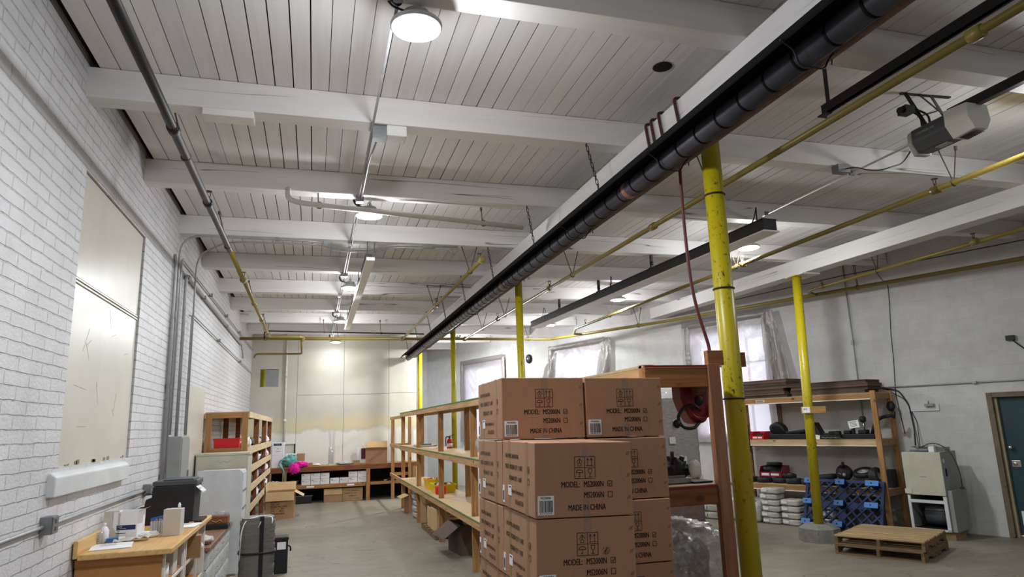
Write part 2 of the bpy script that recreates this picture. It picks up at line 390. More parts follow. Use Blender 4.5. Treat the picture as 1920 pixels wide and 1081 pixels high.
    def blob(s, c, r, seed=0, n=14, amp=0.18, m=0, freq=2.2, flat=0.0, px=3):
        from mathutils import noise as N
        rr = Vector(r) if isinstance(r, (tuple, list)) else Vector((r, r, r)); k0 = len(s.v); nr = n; nc = n * 2
        for j in range(nr + 1):
            th = PI * j / nr
            for i in range(nc):
                a = 2 * PI * i / nc; d = Vector((math.sin(th) * math.cos(a), math.sin(th) * math.sin(a), math.cos(th)))
                q = 1 + amp * N.noise(d * freq + Vector((seed * 7.3, seed * 1.7, 0))) + amp * 0.5 * N.noise(d * freq * 2.7 + Vector((seed, 3, 9)))
                sq = (abs(d.x) ** px + abs(d.y) ** px + abs(d.z) ** px) ** (-1 / px)
                d = d * (1 + (sq - 1) * flat)
                s.v.append((c[0] + d.x * rr.x * q, c[1] + d.y * rr.y * q, c[2] + d.z * rr.z * q))
        for j in range(nr):
            for i in range(nc):
                a = k0 + j * nc + i; b = k0 + j * nc + (i + 1) % nc
                s.face((a, a + nc, b + nc, b), m, True)
        return s
    def build(s, name, mats, parent=None, bevel=0.0, loc=None):
        me = bpy.data.meshes.new(name); me.from_pydata(s.v, [], s.f)
        mats = mats if isinstance(mats, (list, tuple)) else [mats]
        for mm in mats: me.materials.append(M[mm] if isinstance(mm, str) else mm)
        me.polygons.foreach_set('material_index', s.m); me.polygons.foreach_set('use_smooth', s.s); me.update()
        o = bpy.data.objects.new(name, me); COL.objects.link(o)
        if parent is not None: o.parent = parent
        if loc is not None: o.location = loc
        if bevel:
            b = o.modifiers.new('bevel', 'BEVEL'); b.width = bevel; b.segments = 2; b.limit_method = 'ANGLE'
        return o

def tag(o, label, cat, group=None, kind=None):
    o['label'] = label; o['category'] = cat
    if group: o['group'] = group
    if kind: o['kind'] = kind
    return o
def thing(name, label, cat, loc=(0, 0, 0), rz=0.0, group=None):
    o = bpy.data.objects.new(name, None); COL.objects.link(o); o.location = loc; o.rotation_euler = (0, 0, rz); o.empty_display_size = 0.1
    return tag(o, label, cat, group)
def struct(o): o['kind'] = 'structure'; return o
def dup(root, loc=None, rz=None, label=None, group=None):
    kids = list(root.children)
    r = root.copy(); COL.objects.link(r)
    if loc is not None: r.location = loc
    if rz is not None: r.rotation_euler = (0, 0, rz)
    if label: r['label'] = label
    if group: r['group'] = group
    for ch in kids:
        c = ch.copy(); COL.objects.link(c); c.parent = r
        for g in list(ch.children):
            d = g.copy(); COL.objects.link(d); d.parent = c
    return r
def arc(c, r, a0, a1, u, v, n=8):
    c, u, v = Vector(c), Vector(u), Vector(v)
    return [c + r * (math.cos(a0 + (a1 - a0) * i / n) * u + math.sin(a0 + (a1 - a0) * i / n) * v) for i in range(n + 1)]
def fillet(pts, r, n=5):
    pts = [Vector(p) for p in pts]; out = [pts[0]]
    for i in range(1, len(pts) - 1):
        a, b, c = pts[i - 1], pts[i], pts[i + 1]
        d1 = (a - b).normalized(); d2 = (c - b).normalized(); k = min(r, (a - b).length * .49, (c - b).length * .49)
        p, q = b + d1 * k, b + d2 * k
        for j in range(n + 1):
            t = j / n; out.append((1 - t) ** 2 * p + 2 * t * (1 - t) * b + t * t * q)
    out.append(pts[-1]); return out
# frame of the slanted right-hand wall: local x runs along it towards the door, local y into it
RB = Vector((10.50, 8.42, 0)); RA = math.atan2(-0.933, 0.358)
def rw(s, off, z=0.0):
    return (RB.x - s * 0.358 - off * 0.933 , RB.y + s * 0.933 - off * 0.358, z)
def wall_x(y): return 10.50 - 0.3839 * (y - 8.42)

# ================================================================== SETTING
XL = -1.8; YB = 21.0; YF = 25.2; Y0 = -4.0; ZC = 4.91
mb = MB(); mb.box(XL - 0.3, Y0 - .3, -0.2, 16.5, YF + .5, 0.0); struct(mb.build('floor', 'floor'))

def wall_cells(mb, u0, u1, z0, z1, holes, put):
    us = sorted({u0, u1} | {h[0] for h in holes} | {h[1] for h in holes})
    for a, b in zip(us, us[1:]):
        hs = sorted([h for h in holes if h[0] <= a + 1e-6 and h[1] >= b - 1e-6], key=lambda h: h[2])
        z = z0
        for h in hs:
            if h[2] > z: put(a, b, z, h[2])
            z = h[3]
        if z < z1: put(a, b, z, z1)

mb = MB()
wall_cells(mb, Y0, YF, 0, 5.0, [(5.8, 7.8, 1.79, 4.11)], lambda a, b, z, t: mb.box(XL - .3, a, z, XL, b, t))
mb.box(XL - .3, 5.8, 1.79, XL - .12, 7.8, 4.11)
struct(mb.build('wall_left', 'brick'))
mb = MB(); mb.box(XL - .3, Y0 - .3, 0, 16, Y0, 5.0); struct(mb.build('wall_front', 'block'))
mb = MB(); mb.box(XL - .3, YF, 0, 6, YF + .3, 5.0); struct(mb.build('wall_far', 'block'))
# beige partition at the back, made of boards with narrow seams and a small opening
mb = MB(); g = 0.004
mb.box(XL, YB + .03, 1.62, -1.56, YB + .1, 4.91, 1); mb.box(-1.03, YB + .03, 1.62, -.5, YB + .1, 4.91, 1); mb.box(-.53, YB + .03, 0, 3.07, YB + .1, 4.91, 1)
mb.box(-1.56, YB + .03, 1.62, -1.03, YB + .1, 3.29, 1); mb.box(-1.56, YB + .03, 3.8, -1.03, YB + .1, 4.91, 1)
mb.box(XL, YB + .08, 0, -0.53, YB + .14, 1.62, 0)
for x0, x1, z0, z1 in ((XL, -1.56, 1.62, 4.91), (-1.56, -1.03, 1.62, 3.29), (-1.56, -1.03, 3.8, 4.91), (-1.03, -.5, 1.62, 4.91),
                       (-.5, .846, 3.03, 4.91), (.846, 2.2, 3.03, 4.91), (2.2, 3.07, 3.05, 4.91), (2.2, 3.07, 0, 3.05), (-.5, .846, 0, 3.03), (.846, 2.2, 0, 3.03)):
    s = 0.0 if (x1 in (-1.56, -1.03) and x0 < -1) else g
    mb.box(x0 + (g if x0 in (-.5, .846, 2.2) else 0), YB, z0 + g, x1 - s, YB + .03, z1 - (g if z1 < 4.8 and x1 > -1 else 0))
mb.box(3.07, YB - .02, 0, 3.13, YB + .14, 4.91, 0)
struct(mb.build('wall_back', ['drywall', 'gap']))
# slanted right-hand wall with three window openings and a doorway
WIN = {1: (13.1, 15.3), 2: (8.55, 10.55), 3: (3.72, 5.68)}
WZ0, WZ1 = 1.55, 3.9
DOOR = (-1.12, -0.02, 2.24)
mb = MB()
wall_cells(mb, -19, 13.5, 0, 5.0, [(-b, -a, WZ0, WZ1) for a, b in WIN.values()] + [(-DOOR[1], -DOOR[0], 0, DOOR[2])],
           lambda a, b, z, t: mb.box(a, 0, z, b, .3, t))
wr = struct(mb.build('wall_right', 'block')); wr.location = RB; wr.rotation_euler = (0, 0, RA)

# ceiling planks, each board with its own gap
rnd = random.Random(3)
mb = MB(); n = int((16.2 - (XL + .08)) / .148)
for i in range(n):
    x0 = XL + .08 + i * .148; gp = rnd.choice([0.003, 0.004, 0.004, 0.006, 0.007, 0.01, 0.014]); dz = rnd.uniform(-.002, .002)
    cuts = [Y0] + sorted(3.65 + 1.957 * k + rnd.uniform(.05, .15) for k in rnd.sample(range(0, 11), 3)) + [YF]
    for a, b in zip(cuts, cuts[1:]): mb.box(x0 + gp / 2, a + .001, ZC + dz, x0 + .148 - gp / 2, b - .001, ZC + .03)
struct(mb.build('ceiling', 'ceiling'))
mb = MB(); mb.box(XL - .3, Y0 - .3, 5.0, 16.5, YF + .5, 5.2); struct(mb.build('roof', 'gap'))  # coloured black so the plank gaps look unlit

# joists, one object each
JY = [-2.2, -.25, 1.7, 3.65, 5.6, 7.52, 9.5, 11.5, 13.48, 15.42, 17.36, 19.3, 21.25, 23.2]
JB = 4.65
for i, y in enumerate(JY):
    mb = MB(); xe = wall_x(y + .2) + .05
    mb.box(XL - .02, y, JB, 3.16, y + .19, ZC - .003); mb.box(3.17, y + .012, JB, xe, y + .2, ZC - .003)
    struct(mb.build('ceiling_joist', 'beam_x', bevel=.006))
mb = MB(); mb.box(2.9, Y0, 4.39, 3.18, YF, JB); o = struct(mb.build('girder_beam', 'beam_y', bevel=.008))
mb = MB(); d = Vector((8.17, 9.7, 0)); L = 10.0
ya, yb = -2.2, 14.5
mb.bar((8.17 + .0435 * (9.7 - ya), ya, 4.52), (8.17 + .0435 * (9.7 - yb), yb, 4.52), .28, .26)
mb.box(7.98, 9.3, 4.36, 8.36, 9.75, 4.39)
struct(mb.build('girder_beam', 'beam_y', bevel=.008))

# windows of the right wall: frame, panes and a sheet of plastic taped over
from mathutils import noise as MN
for k, (a, b) in WIN.items():
    w = bpy.data.objects.new('window_%d' % k, None); COL.objects.link(w); w.location = RB; w.rotation_euler = (0, 0, RA); struct(w)
    x0, x1 = -b, -a; f = MB()
    for q in ((x0, .1, WZ0, x0 + .07, .2, WZ1), (x1 - .07, .1, WZ0, x1, .2, WZ1), (x0 + .07, .1, WZ1 - .07, x1 - .07, .2, WZ1), (x0 + .07, .1, WZ0, x1 - .07, .2, WZ0 + .08)): f.box(*q)
    nx = 3
    for i in range(1, nx):
        xm = x0 + (x1 - x0) * i / nx; f.box(xm - .018, .125, WZ0 + .08, xm + .018, .175, WZ1 - .07)
    for zm in (WZ0 + (WZ1 - WZ0) * .36, WZ0 + (WZ1 - WZ0) * .68): f.box(x0 + .07, .128, zm - .018, x1 - .07, .172, zm + .018)
    f.build('window_frame', 'frame_wood', w)
    p = MB(); p.box(x0 + .07, .147, WZ0 + .08, x1 - .07, .153, WZ1 - .07); p.build('window_pane', 'glass', w)
    t = MB()
    for q in ((x0 - .1, -.025, WZ0 - .1, x0, 0, WZ1 + .1), (x1, -.025, WZ0 - .1, x1 + .1, 0, WZ1 + .1), (x0, -.025, WZ1, x1, 0, WZ1 + .1), (x0, -.025, WZ0 - .1, x1, 0, WZ0)): t.box(*q)
    t.build('window_trim', 'frame_wood', w)
    xa, xb = x0 - .2, x1 + .1
    if k == 3: xb = x1 + .02
    def sheet(u, v, xa=xa, xb=xb, k=k):
        x = xa + (xb - xa) * u; z = WZ0 - .1 + (WZ1 + .28 - WZ0 + .1) * v
        nz = MN.noise(Vector((x * 2.2, z * 1.1, k * 5))) * .03 + MN.noise(Vector((x * 7 + z * 5, z * 2.2, k))) * .014 + abs(MN.noise(Vector((x * 3 - z * 4, k * 2, 1.5)))) * .02
        e = min(u, 1 - u, 1 - v) * 9; e = min(1, e)
        z += (1 - min(1, (1 - v) * 14)) * .03 * MN.noise(Vector((x * 5, k, 0)))
        return (x, -.045 - .03 * e - nz * e - .02 * abs(MN.noise(Vector((x * 11, z * 9, 2)))) * (1 - e), z)
    s = MB(); s.grid(sheet, 70, 60); s.build('plastic_film', 'film', w)
    # loose folds of film gathered round the edges
    fo = MB(); r2 = random.Random(k)
    def strip(x0_, z0_, x1_, z1_, wd, sd, nn=16):
        d = Vector((x1_ - x0_, z1_ - z0_)); nrm = Vector((-d.y, d.x)).normalized()
        fo.grid(lambda u, v: (x0_ + d.x * v + nrm.x * wd * (u - .5) * (1 + .5 * MN.noise(Vector((v * 4, sd, 0)))), -.085 - .035 * abs(MN.noise(Vector((u * 3, v * 6, sd)))) - .03 * math.sin(u * PI), z0_ + d.y * v + nrm.y * wd * (u - .5)), 6, nn)
    strip(xa + .02, WZ0 - .1, xa + .08, WZ1 + .2, .2, 1.1); strip(xb - .06, WZ0 - .1, xb - .04, WZ1 + .2, .14, 2.2); strip(xa, WZ1 + .2, xb, WZ1 + .22, .16, 3.3, 30)
    fo.build('plastic_fold', 'film_dirty', w)
    fl = MB()
    def flap(P, n_=18):      # hanging triangular flap: P = four (x,z) corners
        fl.grid(lambda u, v: ((1 - v) * ((1 - u) * P[0][0] + u * P[1][0]) + v * ((1 - u) * P[2][0] + u * P[3][0]), -.1 - .06 * math.sin(u * 9 + v * 3) * v - .05 * v - .03 * MN.noise(Vector((u * 4, v * 4, k))), (1 - v) * ((1 - u) * P[0][1] + u * P[1][1]) + v * ((1 - u) * P[2][1] + u * P[3][1])), 14, n_)
    if k == 3: flap([(-3.78, 4.12), (-3.52, 4.15), (-3.6, 2.6), (-3.25, 2.62)])
    if k == 2:
        flap([(-8.65, 4.1), (-8.22, 4.16), (-8.75, 3.1), (-8.28, 3.2)]); flap([(-10.75, 3.95), (-10.45, 3.98), (-11.15, 2.9), (-10.7, 2.95)])
    if fl.v: fl.build('plastic_flap', 'film_dirty', w)

# doorway
dr = bpy.data.objects.new('door_1', None); COL.objects.link(dr); dr.location = RB; dr.rotation_euler = (0, 0, RA); struct(dr)
f = MB(); f.box(.02, -.015, 0, .1, .12, 2.24); f.box(.1, .04, 0, .145, .16, 2.17, 1); f.box(1.06, -.015, 0, 1.12, .16, 2.24); f.box(.1, -.015, 2.16, 1.06, .16, 2.24); f.box(.02, .05, 0, 1.12, .2, .02)
f.build('door_frame', ['door_frame', 'jamb_beige'], dr, bevel=.006)
f = MB(); f.box(.125, .1, .035, 1.07, .15, 2.18); f.build('door_leaf', 'door', dr, bevel=.004)
T = Matrix.Rotation(PI / 2, 4, 'X')
f = MB(); f.lathe([(.035, 0), (.035, .01), (.014, .02), (.014, .045), (.03, .055), (.034, .075), (.022, .09), (0, .092)], (.22, .1, 1.37), 16, 0, T); f.build('door_knob', 'steel', dr)
f = MB(); f.box(.19, .09, 1.07, .31, .1, 1.17); f.lathe([(.028, 0), (.028, .02), (0, .022)], (.235, .09, 1.12), 16, 0, T); f.build('deadbolt', 'steel', dr, bevel=.002)
f = MB(); f.box(.2, .095, .18, .42, .1, .4); f.build('paper_notice', 'paper', dr)

# ================================================================== LIGHTS
def high_bay(x, y, label, yaw=0.0, group=None, power=1.0):
    r = thing('high_bay_light', label, 'light', (x, y, LAMP_Z), yaw, group)
    b = MB(); b.lathe([(.155, 0), (.165, .01), (.165, .03), (.13, .05), (.09, .06), (.085, .11), (.05, .125), (0, .127)], n=36); b.build('housing', 'grey_plastic', r)
    b = MB(); b.lathe([(.146, .006), (.146, -.002), (.13, -.008), (0, -.01)], n=36); b.build('lens', 'led', r)
    b = MB(); b.cyl((0, 0, .12), (0, 0, ZC - LAMP_Z - .001), .006, 6); b.sweep(arc((0, 0, .145), .025, 0, 2 * PI, (1, 0, 0), (0, 0, 1), 14)[:-1], .005, 6, closed=True); b.build('hook', 'steel', r)
    b = MB(); pts = [(-.06, 0, .1), (-.17, .02, .12), (-.2, .03, .2), (-.14, .02, .27), (-.08, 0, .2), (-.13, -.02, .1), (-.19, .01, .16), (-.15, .02, .28)]
    b.sweep(fillet(pts, .06, 5), .008, 6); b.build('power_cord', 'black', r)
    L = bpy.data.lights.new('lamp_light', 'AREA'); L.shape = 'DISK'; L.size = .26; L.energy = LAMP_W * .62 * power; L.color = LAMP_C
    lo = bpy.data.objects.new('lamp_light', L); COL.objects.link(lo); lo.parent = r; lo.location = (0, 0, -.03)
    L = bpy.data.lights.new('lamp_spill', 'POINT'); L.shadow_soft_size = .09; L.energy = LAMP_W * .58 * power; L.color = LAMP_C
    lo = bpy.data.objects.new('lamp_spill', L); COL.objects.link(lo); lo.parent = r; lo.location = (0, 0, -.11)
    return r
la = ['round white high bay light nearest the camera, its glare largest', 'second high bay light on the long conduit, below the pipe with an elbow', 'third high bay light on the long conduit, beside the hanging strip light',
      'fourth high bay light on the long conduit, near the far end of the strip light', 'small far high bay light just below the yellow cross pipe', 'added unseen high bay light behind the camera', 'added unseen high bay light behind the beige back wall']
for (x, y), l in zip(LAMPS_ROW_A, la): high_bay(x, y, l, .3, 'high bay lights along the aisle', .35 if 19 < y < 21 else .35 if y < 0 else 1.0)
lb = ['bright high bay light just below the near end of the dark hanging heater', 'high bay light below the middle of the dark hanging heater', 'high bay light by the far end of the dark hanging heater', 'added high bay light over the bay on the right, out of frame', 'added unseen high bay light on the right behind the camera', 'far high bay light glimpsed past the end of the tube heater']
for (x, y), l in zip(LAMPS_ROW_B, lb): high_bay(x, y, l, 2.0, 'high bay lights over the right bay', 2.2 if y > 19 else .35 if y < 0 else .6 if y < 5 else 1.0)

# ================================================================== COLUMNS
def column(label, base, top, r, bands=(), pier=False):
    c = thing('support_column', label, 'column', (base[0], base[1], 0), 0, None)
    dx, dy = top[0] - base[0], top[1] - base[1]
    z0 = .25 if pier else 0
    P = lambda z: (dx * (z - z0) / (top[2] - z0), dy * (z - z0) / (top[2] - z0), z)
    b = MB(); b.cyl(P(z0), P(top[2]), r, 28); b.build('post', 'yellow_post', c)
    b = MB(); b.box(dx - r * 1.5, dy - r * 1.5, top[2], dx + r * 1.5, dy + r * 1.5, top[2] + .015); b.build('cap_plate', 'yellow_post', c)
    for z in bands:
        b = MB(); q = Vector(P(z)); b.sweep(arc(q, r + .004, 0, 2 * PI, (1, 0, 0), (0, 1, 0), 28)[:-1], .007, 6, closed=True); b.build('strap_band', 'black', c)
    return c
c1 = column('thick chipped yellow post beside the end of the shelving', (3.06, 4.45), (3.06, 4.45, 4.375), .075, (2.13, 2.98, 3.75))
column('yellow post rising behind the middle of the shelving', (3.05, 9.86), (3.05, 9.86, 4.375), .057)
column('slender yellow post seen through the far part of the shelving', (3.05, 15.14), (3.05, 15.14, 4.375), .06)
column('farthest yellow post, at the end of the beige back wall', (3.05, 20.3), (3.05, 20.3, 4.375), .07)
cp = column('yellow post standing on a concrete pier before the blue pallet', (7.86, 9.48), (8.04, 9.53, 4.345), .075, (), True)
b = MB(); oc = lambda r, z: [(r * math.cos(PI / 8 + i * PI / 4 + .4), r * math.sin(PI / 8 + i * PI / 4 + .4), z) for i in range(8)]
for (r0, z0), (r1, z1) in (((.32, 0), (.31, .2)), ((.31, .2), (.2, .26))): b.prism(list(range(8)), lambda i, r0=r0, z0=z0: oc(r0, z0)[i], lambda i, r1=r1, z1=z1: oc(r1, z1)[i])
b.build('concrete_pier', 'concrete', cp)
o = thing('support_column', 'yellow post seen through the small opening in the back wall', 'column', (-1.62, 23.2, 0)); b = MB(); b.cyl((0, 0, 0), (0, 0, 4.64), .08, 20); b.build('post', 'yellow_post', o)

# ================================================================== OVERHEAD PIPES
def sprinkler(label, runs, hang=(), heads=(), fits=(), name='sprinkler_pipe', cat='pipe', r=.03, hangz=None):
    t = thing(name, label, cat, runs[0][0][0])
    O = Vector(runs[0][0][0]); rel = lambda p: tuple(Vector(p) - O)
    for pts, mat, rr in runs:
        b = MB(); b.sweep(fillet([rel(p) for p in pts], .08, 4), rr, 12); b.build('pipe', mat, t)
    fm = runs[-1][1]
    for p in fits:
        b = MB(); q = Vector(rel(p)); b.lathe([(r * 1.15, -.05), (r * 1.5, -.045), (r * 1.5, .045), (r * 1.15, .05)], q, 14, 0, Matrix.Rotation(PI / 2, 4, 'X')); b.build('coupling', 'black_pipe' if (p[0] < 0 and p[1] < 8.8) else fm, t)
    for p, w in hang:
        q = Vector(rel(p)); dz = (hangz or JB) + .04 - p[2]; b = MB()
        b.sweep(arc(q, r + .006, 0, 2 * PI, (1, 0, 0), (0, 0, 1), 14)[:-1], .007, 6, closed=True)
        for sgn in ((-1, 1) if w > 0 else (-1,)):
            e = q + Vector((sgn * abs(w), .02, dz)); b.sweep([q + Vector((sgn * .012, 0, r)), e], .007, 6); b.cyl(e - Vector((0, 0, .02)), e + Vector((0, 0, .02)), .016, 8)
        b.build('hanger', 'rust', t)
    for p in heads:
        q = Vector(rel(p)); b = MB(); b.cyl(q, q + Vector((0, 0, .07)), .016, 8); b.bar(q + Vector((-.018, 0, .07)), q + Vector((-.018, 0, .12)), .008, .008); b.bar(q + Vector((.018, 0, .07)), q + Vector((.018, 0, .12)), .008, .008); b.cyl(q + Vector((0, 0, .12)), q + Vector((0, 0, .126)), .034, 12); b.build('sprinkler_head', 'rust', t)
    return t
ZP = 4.26
jl = lambda ys, x, w=.13, z=ZP: [((x, y, z), w) for y in ys]
sprinkler('sprinkler pipe near the brick wall, black near end and yellow far end', [([(-1.07, 1.2, ZP), (-1.07, 8.8, ZP)], 'black_pipe', .034), ([(-1.07, 8.8, ZP), (-1.09, 17.1, ZP), (-.32, 17.12, ZP), (-.32, 17.44, ZP)], 'yellow_pipe', .03)],
          jl((5.75, 8.62, 12.7, 16.4), -1.075, -.12), [(-1.07, 6.95, ZP), (-1.08, 10.6, ZP), (-1.085, 14.5, ZP)], [(-1.07, 5.2, ZP), (-1.07, 6.95, ZP), (-1.08, 10.6, ZP), (-1.08, 12.6, ZP), (-1.085, 14.5, ZP)])
sprinkler('short yellow sprinkler pipe ending in a cap left of the white girder', [([(2.2, 8.75, ZP), (2.17, 17.45, ZP)], 'yellow_pipe', .03)], jl((9.55, 12.7), 2.2), [(2.2, 8.95, ZP), (2.19, 12.4, ZP)], [(2.2, 8.8, ZP), (2.19, 12.4, ZP)])
sprinkler('long yellow sprinkler pipe just right of the tube heater', [([(3.86, 0.6, ZP), (3.83, 17.4, ZP)], 'yellow_pipe', .03)], jl((1.8, 5.65, 9.55, 13.5, 15.5), 3.85), [(3.84, 10.6, ZP), (3.83, 14.0, ZP)], [(3.86, 2.75, ZP), (3.85, 6.9, ZP), (3.84, 10.6, ZP), (3.83, 14.0, ZP)])
sprinkler('yellow sprinkler pipe running past the door opener', [([(6.3, 0.2, 4.29), (6.28, 15.3, 4.29), (6.3, 15.6, 4.29), (6.52, 16.3, ZP), (6.8, 16.35, ZP)], 'yellow_pipe', .03)], jl((4.98, 8.75, 13.5), 6.29, .13, 4.29), [(6.3, 5.2, 4.29), (6.29, 8.6, 4.29), (6.28, 14.9, 4.29)], [(6.3, 5.2, 4.29), (6.29, 8.6, 4.29)])
sprinkler('yellow branch pipe just above the pipe on the right wall', [([(8.85, 1.5, 4.3), (9.0, 10.3, 4.3), (9.02, 10.42, 4.27), (9.3, 10.55, ZP)], 'yellow_pipe', .03)], jl((8.7,), 8.97, .1, 4.3), [(8.9, 6.9, 4.3), (8.99, 10.0, 4.3)], [(8.9, 6.9, 4.3), (8.99, 10.0, 4.3)])
sprinkler('main yellow pipe crossing before the back wall then following the right wall', [([(-1.79, 17.47, ZP), (6.25, 17.36, ZP), (8.0, 13.95, ZP), (10.6, 7.3, ZP), (12.65, 2.0, ZP)], 'yellow_pipe', .038), ([(-1.55, 18.75, 3.93), (-1.5, 18.6, 4.0), (-.35, 18.55, 4.0), (-.35, 17.5, 4.2)], 'yellow_pipe', .026)],
          [((-1.2, 17.45, ZP), .08), ((.55, 17.44, ZP), -.05), ((5.6, 17.37, ZP), .1), ((7.6, 14.7, ZP), .1), ((9.6, 9.8, ZP), .02)], (), [(-.32, 17.45, ZP), (2.17, 17.42, ZP), (3.83, 17.39, ZP)], r=.04)
sprinkler('thin dark pipe running above the yellow cross pipe', [([(-1.2, 17.1, 4.2), (-1.2, 17.1, 4.4), (2.7, 17.2, 4.36)], 'black_pipe', .018)], [((.2, 17.14, 4.385), -.03), ((1.6, 17.17, 4.37), -.03)], r=.018)
sprinkler('old pipe with a rusty elbow slung under the joists', [([(-.34, 7.5, 4.66), (-.34, 7.45, 4.52), (-.2, 7.5, 4.5), (2.55, 7.98, 4.5)], 'conduit_white', .032)], [((.0, 7.54, 4.5), -.02), ((2.0, 7.88, 4.5), -.02)], r=.032)
sprinkler('white vertical conduit down the beige back wall', [([(-.82, 20.96, 4.88), (-.82, 20.96, 1.6)], 'conduit_white', .03)], (), (), [], name='conduit', cat='conduit')
wc_ = [x for x in COL.objects if x.get('label') == 'white vertical conduit down the beige back wall'][0]
for z in (2.3, 3.6, 1.63):
    b = MB(); b.lathe([(.04, -.04), (.04, .04)], (0, 0, z - 4.88), 12); b.build('coupling', 'conduit_white', wc_)

def conduit(label, runs, boxes=(), clips=(), mat='conduit', name='conduit', fr=.12):
    O = Vector(runs[0][0][0]); t = thing(name, label, 'conduit', O)
    for pts, r in runs:
        b = MB(); b.sweep(fillet([tuple(Vector(p) - O) for p in pts], fr, 6), r, 8); b.build('tube', mat, t)
    for c, sx, sy, sz in boxes:
        q = Vector(c) - O; b = MB(); b.box(q.x - sx / 2, q.y - sy / 2, q.z - sz / 2, q.x + sx / 2, q.y + sy / 2, q.z + sz / 2); b.build('junction_box', 'galv', t, bevel=.004)
    for c in clips:
        q = Vector(c) - O; b = MB(); b.box(q.x - .03, q.y - .012, q.z - .03, q.x + .03, q.y + .012, q.z + .03); b.build('strap', 'galv', t)
    return t
conduit('long thin conduit feeding the row of aisle lights', [([(.44, .5, 4.63), (.43, 20.2, 4.63)], .011), ([(.5, 5.75, 4.6), (.47, 6.4, 4.625), (.47, 20.0, 4.625)], .009)],
        [((.5, 5.68, 4.585), .13, .1, .12), ((.45, 7.6, 4.61), .09, .09, .06), ((.44, 11.6, 4.61), .12, .09, .06), ((.44, 15.5, 4.61), .1, .09, .06)], [(.44, 3.75, 4.63), (.44, 9.6, 4.63), (.43, 13.6, 4.63)])
b = MB(); b.box(.56, 5.61, 4.55, .74, 5.79, 4.65); tag(b.build('junction_box', 'white', bevel=.01), 'cream ceiling box beside the grey junction box', 'junction box')
X_ = -1.76
conduit('grey conduit climbing the brick wall and bending over along a joist', [([(X_, 9.45, .9), (X_, 9.45, 4.61), (-.55, 9.47, 4.61), (.06, 9.5, 4.61), (.29, 9.83, 4.61), (.79, 9.85, 4.61), (1.0, 9.5, 4.61), (2.0, 9.46, 4.61)], .016)], [((1.55, 9.46, 4.6), .14, .05, .06)], [(-.55, 9.47, 4.61), (.1, 9.53, 4.61)], fr=.28)
conduit('second conduit beside it, bending over along the same joist', [([(X_ + .045, 10.45, 1.99), (X_ + .045, 10.45, 4.58), (-1.2, 9.6, 4.585), (.03, 9.56, 4.585), (.27, 9.88, 4.585), (.8, 9.9, 4.585), (1.03, 9.54, 4.585), (1.9, 9.5, 4.585), (1.95, 9.55, 4.5)], .013)], (), (), fr=.28)
conduit('topmost horizontal conduit along the brick wall', [([(X_, 9.6, 2.0), (X_, 9.6, 4.33), (X_, 20.9, 4.36)], .013)], (), [(X_, 12.3, 4.34), (X_, 14.5, 4.34), (X_, 17, 4.35)])
conduit('thick conduit with an angled fitting along the brick wall', [([(X_, 10.0, 1.95), (X_, 10.0, 4.18), (X_, 17.7, 4.12), (-1.72, 17.72, 3.8)], .022)], [((X_, 10.15, 4.17), .06, .16, .06)], [(X_, 11.6, 4.165), (X_, 14.6, 4.14)], fr=.06)
conduit('lowest thin conduit running along the brick wall to the corner', [([(X_, 10.62, 2.0), (X_, 10.62, 3.74), (X_, 20.4, 3.68), (X_, 20.7, 3.6)], .012)], (), [(X_, 13.6, 3.72), (X_, 17.5, 3.7)])
conduit('bundled grey risers beside the tall grey electrical box', [([(-1.77, 9.3, .9), (-1.77, 9.3, 4.2), (-1.79, 9.3, 4.3)], .02), ([(-1.77, 9.37, .9), (-1.77, 9.37, 3.4), (-1.79, 9.37, 3.5)], .014)], (), [(-1.77, 9.33, 2.6), (-1.77, 9.33, 1.5)])
e = thing('electrical_box', 'tall grey electrical box on the brick wall under the conduits', 'electrical box', (XL, 9.95, 1.2))
b = MB(); b.box(.001, -.28, -.2, .17, .28, .78); b.build('body', 'box_grey', e, bevel=.01); b = MB(); b.box(.17, -.27, -.18, .18, .27, .75); b.build('cover', 'box_grey', e); b = MB(); b.box(.18, .2, .25, .195, .23, .33); b.build('latch', 'galv', e)
w_ = conduit('grey surface raceway low on the brick wall with two outlets', [([(-1.785, 2.0, 1.40), (-1.785, 9.2, 1.405)], .014)], mat='conduit')
O = Vector((-1.785, 2.0, 1.40))
for y in (5.62, 8.58):
    q = Vector((XL + .045, y, 1.41)) - O; b = MB(); b.box(q.x - .044, q.y - .06, q.z - .06, q.x + .03, q.y + .06, q.z + .06); b.box(q.x + .03, q.y - .055, q.z - .055, q.x + .036, q.y + .055, q.z + .055)
    for dz in (-.025, .025): b.box(q.x + .036, q.y - .016, q.z + dz - .014, q.x + .039, q.y + .016, q.z + dz + .014, 1)
    b.build('outlet_box', ['galv', 'dark_grey_plastic'], w_, bevel=.004)

# ================================================================== TUBE HEATER
ht = thing('tube_heater', 'long dark tube heater in a trough hung along the white girder', 'heater', (2.74, 1.0, 4.1)); HL = 19.75
b = MB(); prof = [(-.22, 0), (-.165, .085), (.165, .085), (.22, 0), (.212, -.012), (.157, .075), (-.157, .075), (-.212, -.012)]
for i in range(8):
    p, q = prof[i], prof[(i + 1) % 8]; m = 1 if i in (3, 4) else 0
    b.quad((p[0], 0, p[1]), (q[0], 0, q[1]), (q[0], HL, q[1]), (p[0], HL, p[1]), m)
for y in (0, HL): 
    k = len(b.v); b.v += [(p[0], y, p[1]) for p in prof]; b.face([k, k + 1, k + 6, k + 7], 0); b.face([k + 1, k + 2, k + 5, k + 6], 0); b.face([k + 2, k + 3, k + 4, k + 5], 0)
b.build('reflector', ['dark_in', 'reflector'], ht)
b = MB(); pr_ = []; y = .1
b.cyl((0.01, .05, -.015), (0.01, HL - .05, -.015), .078, 24)
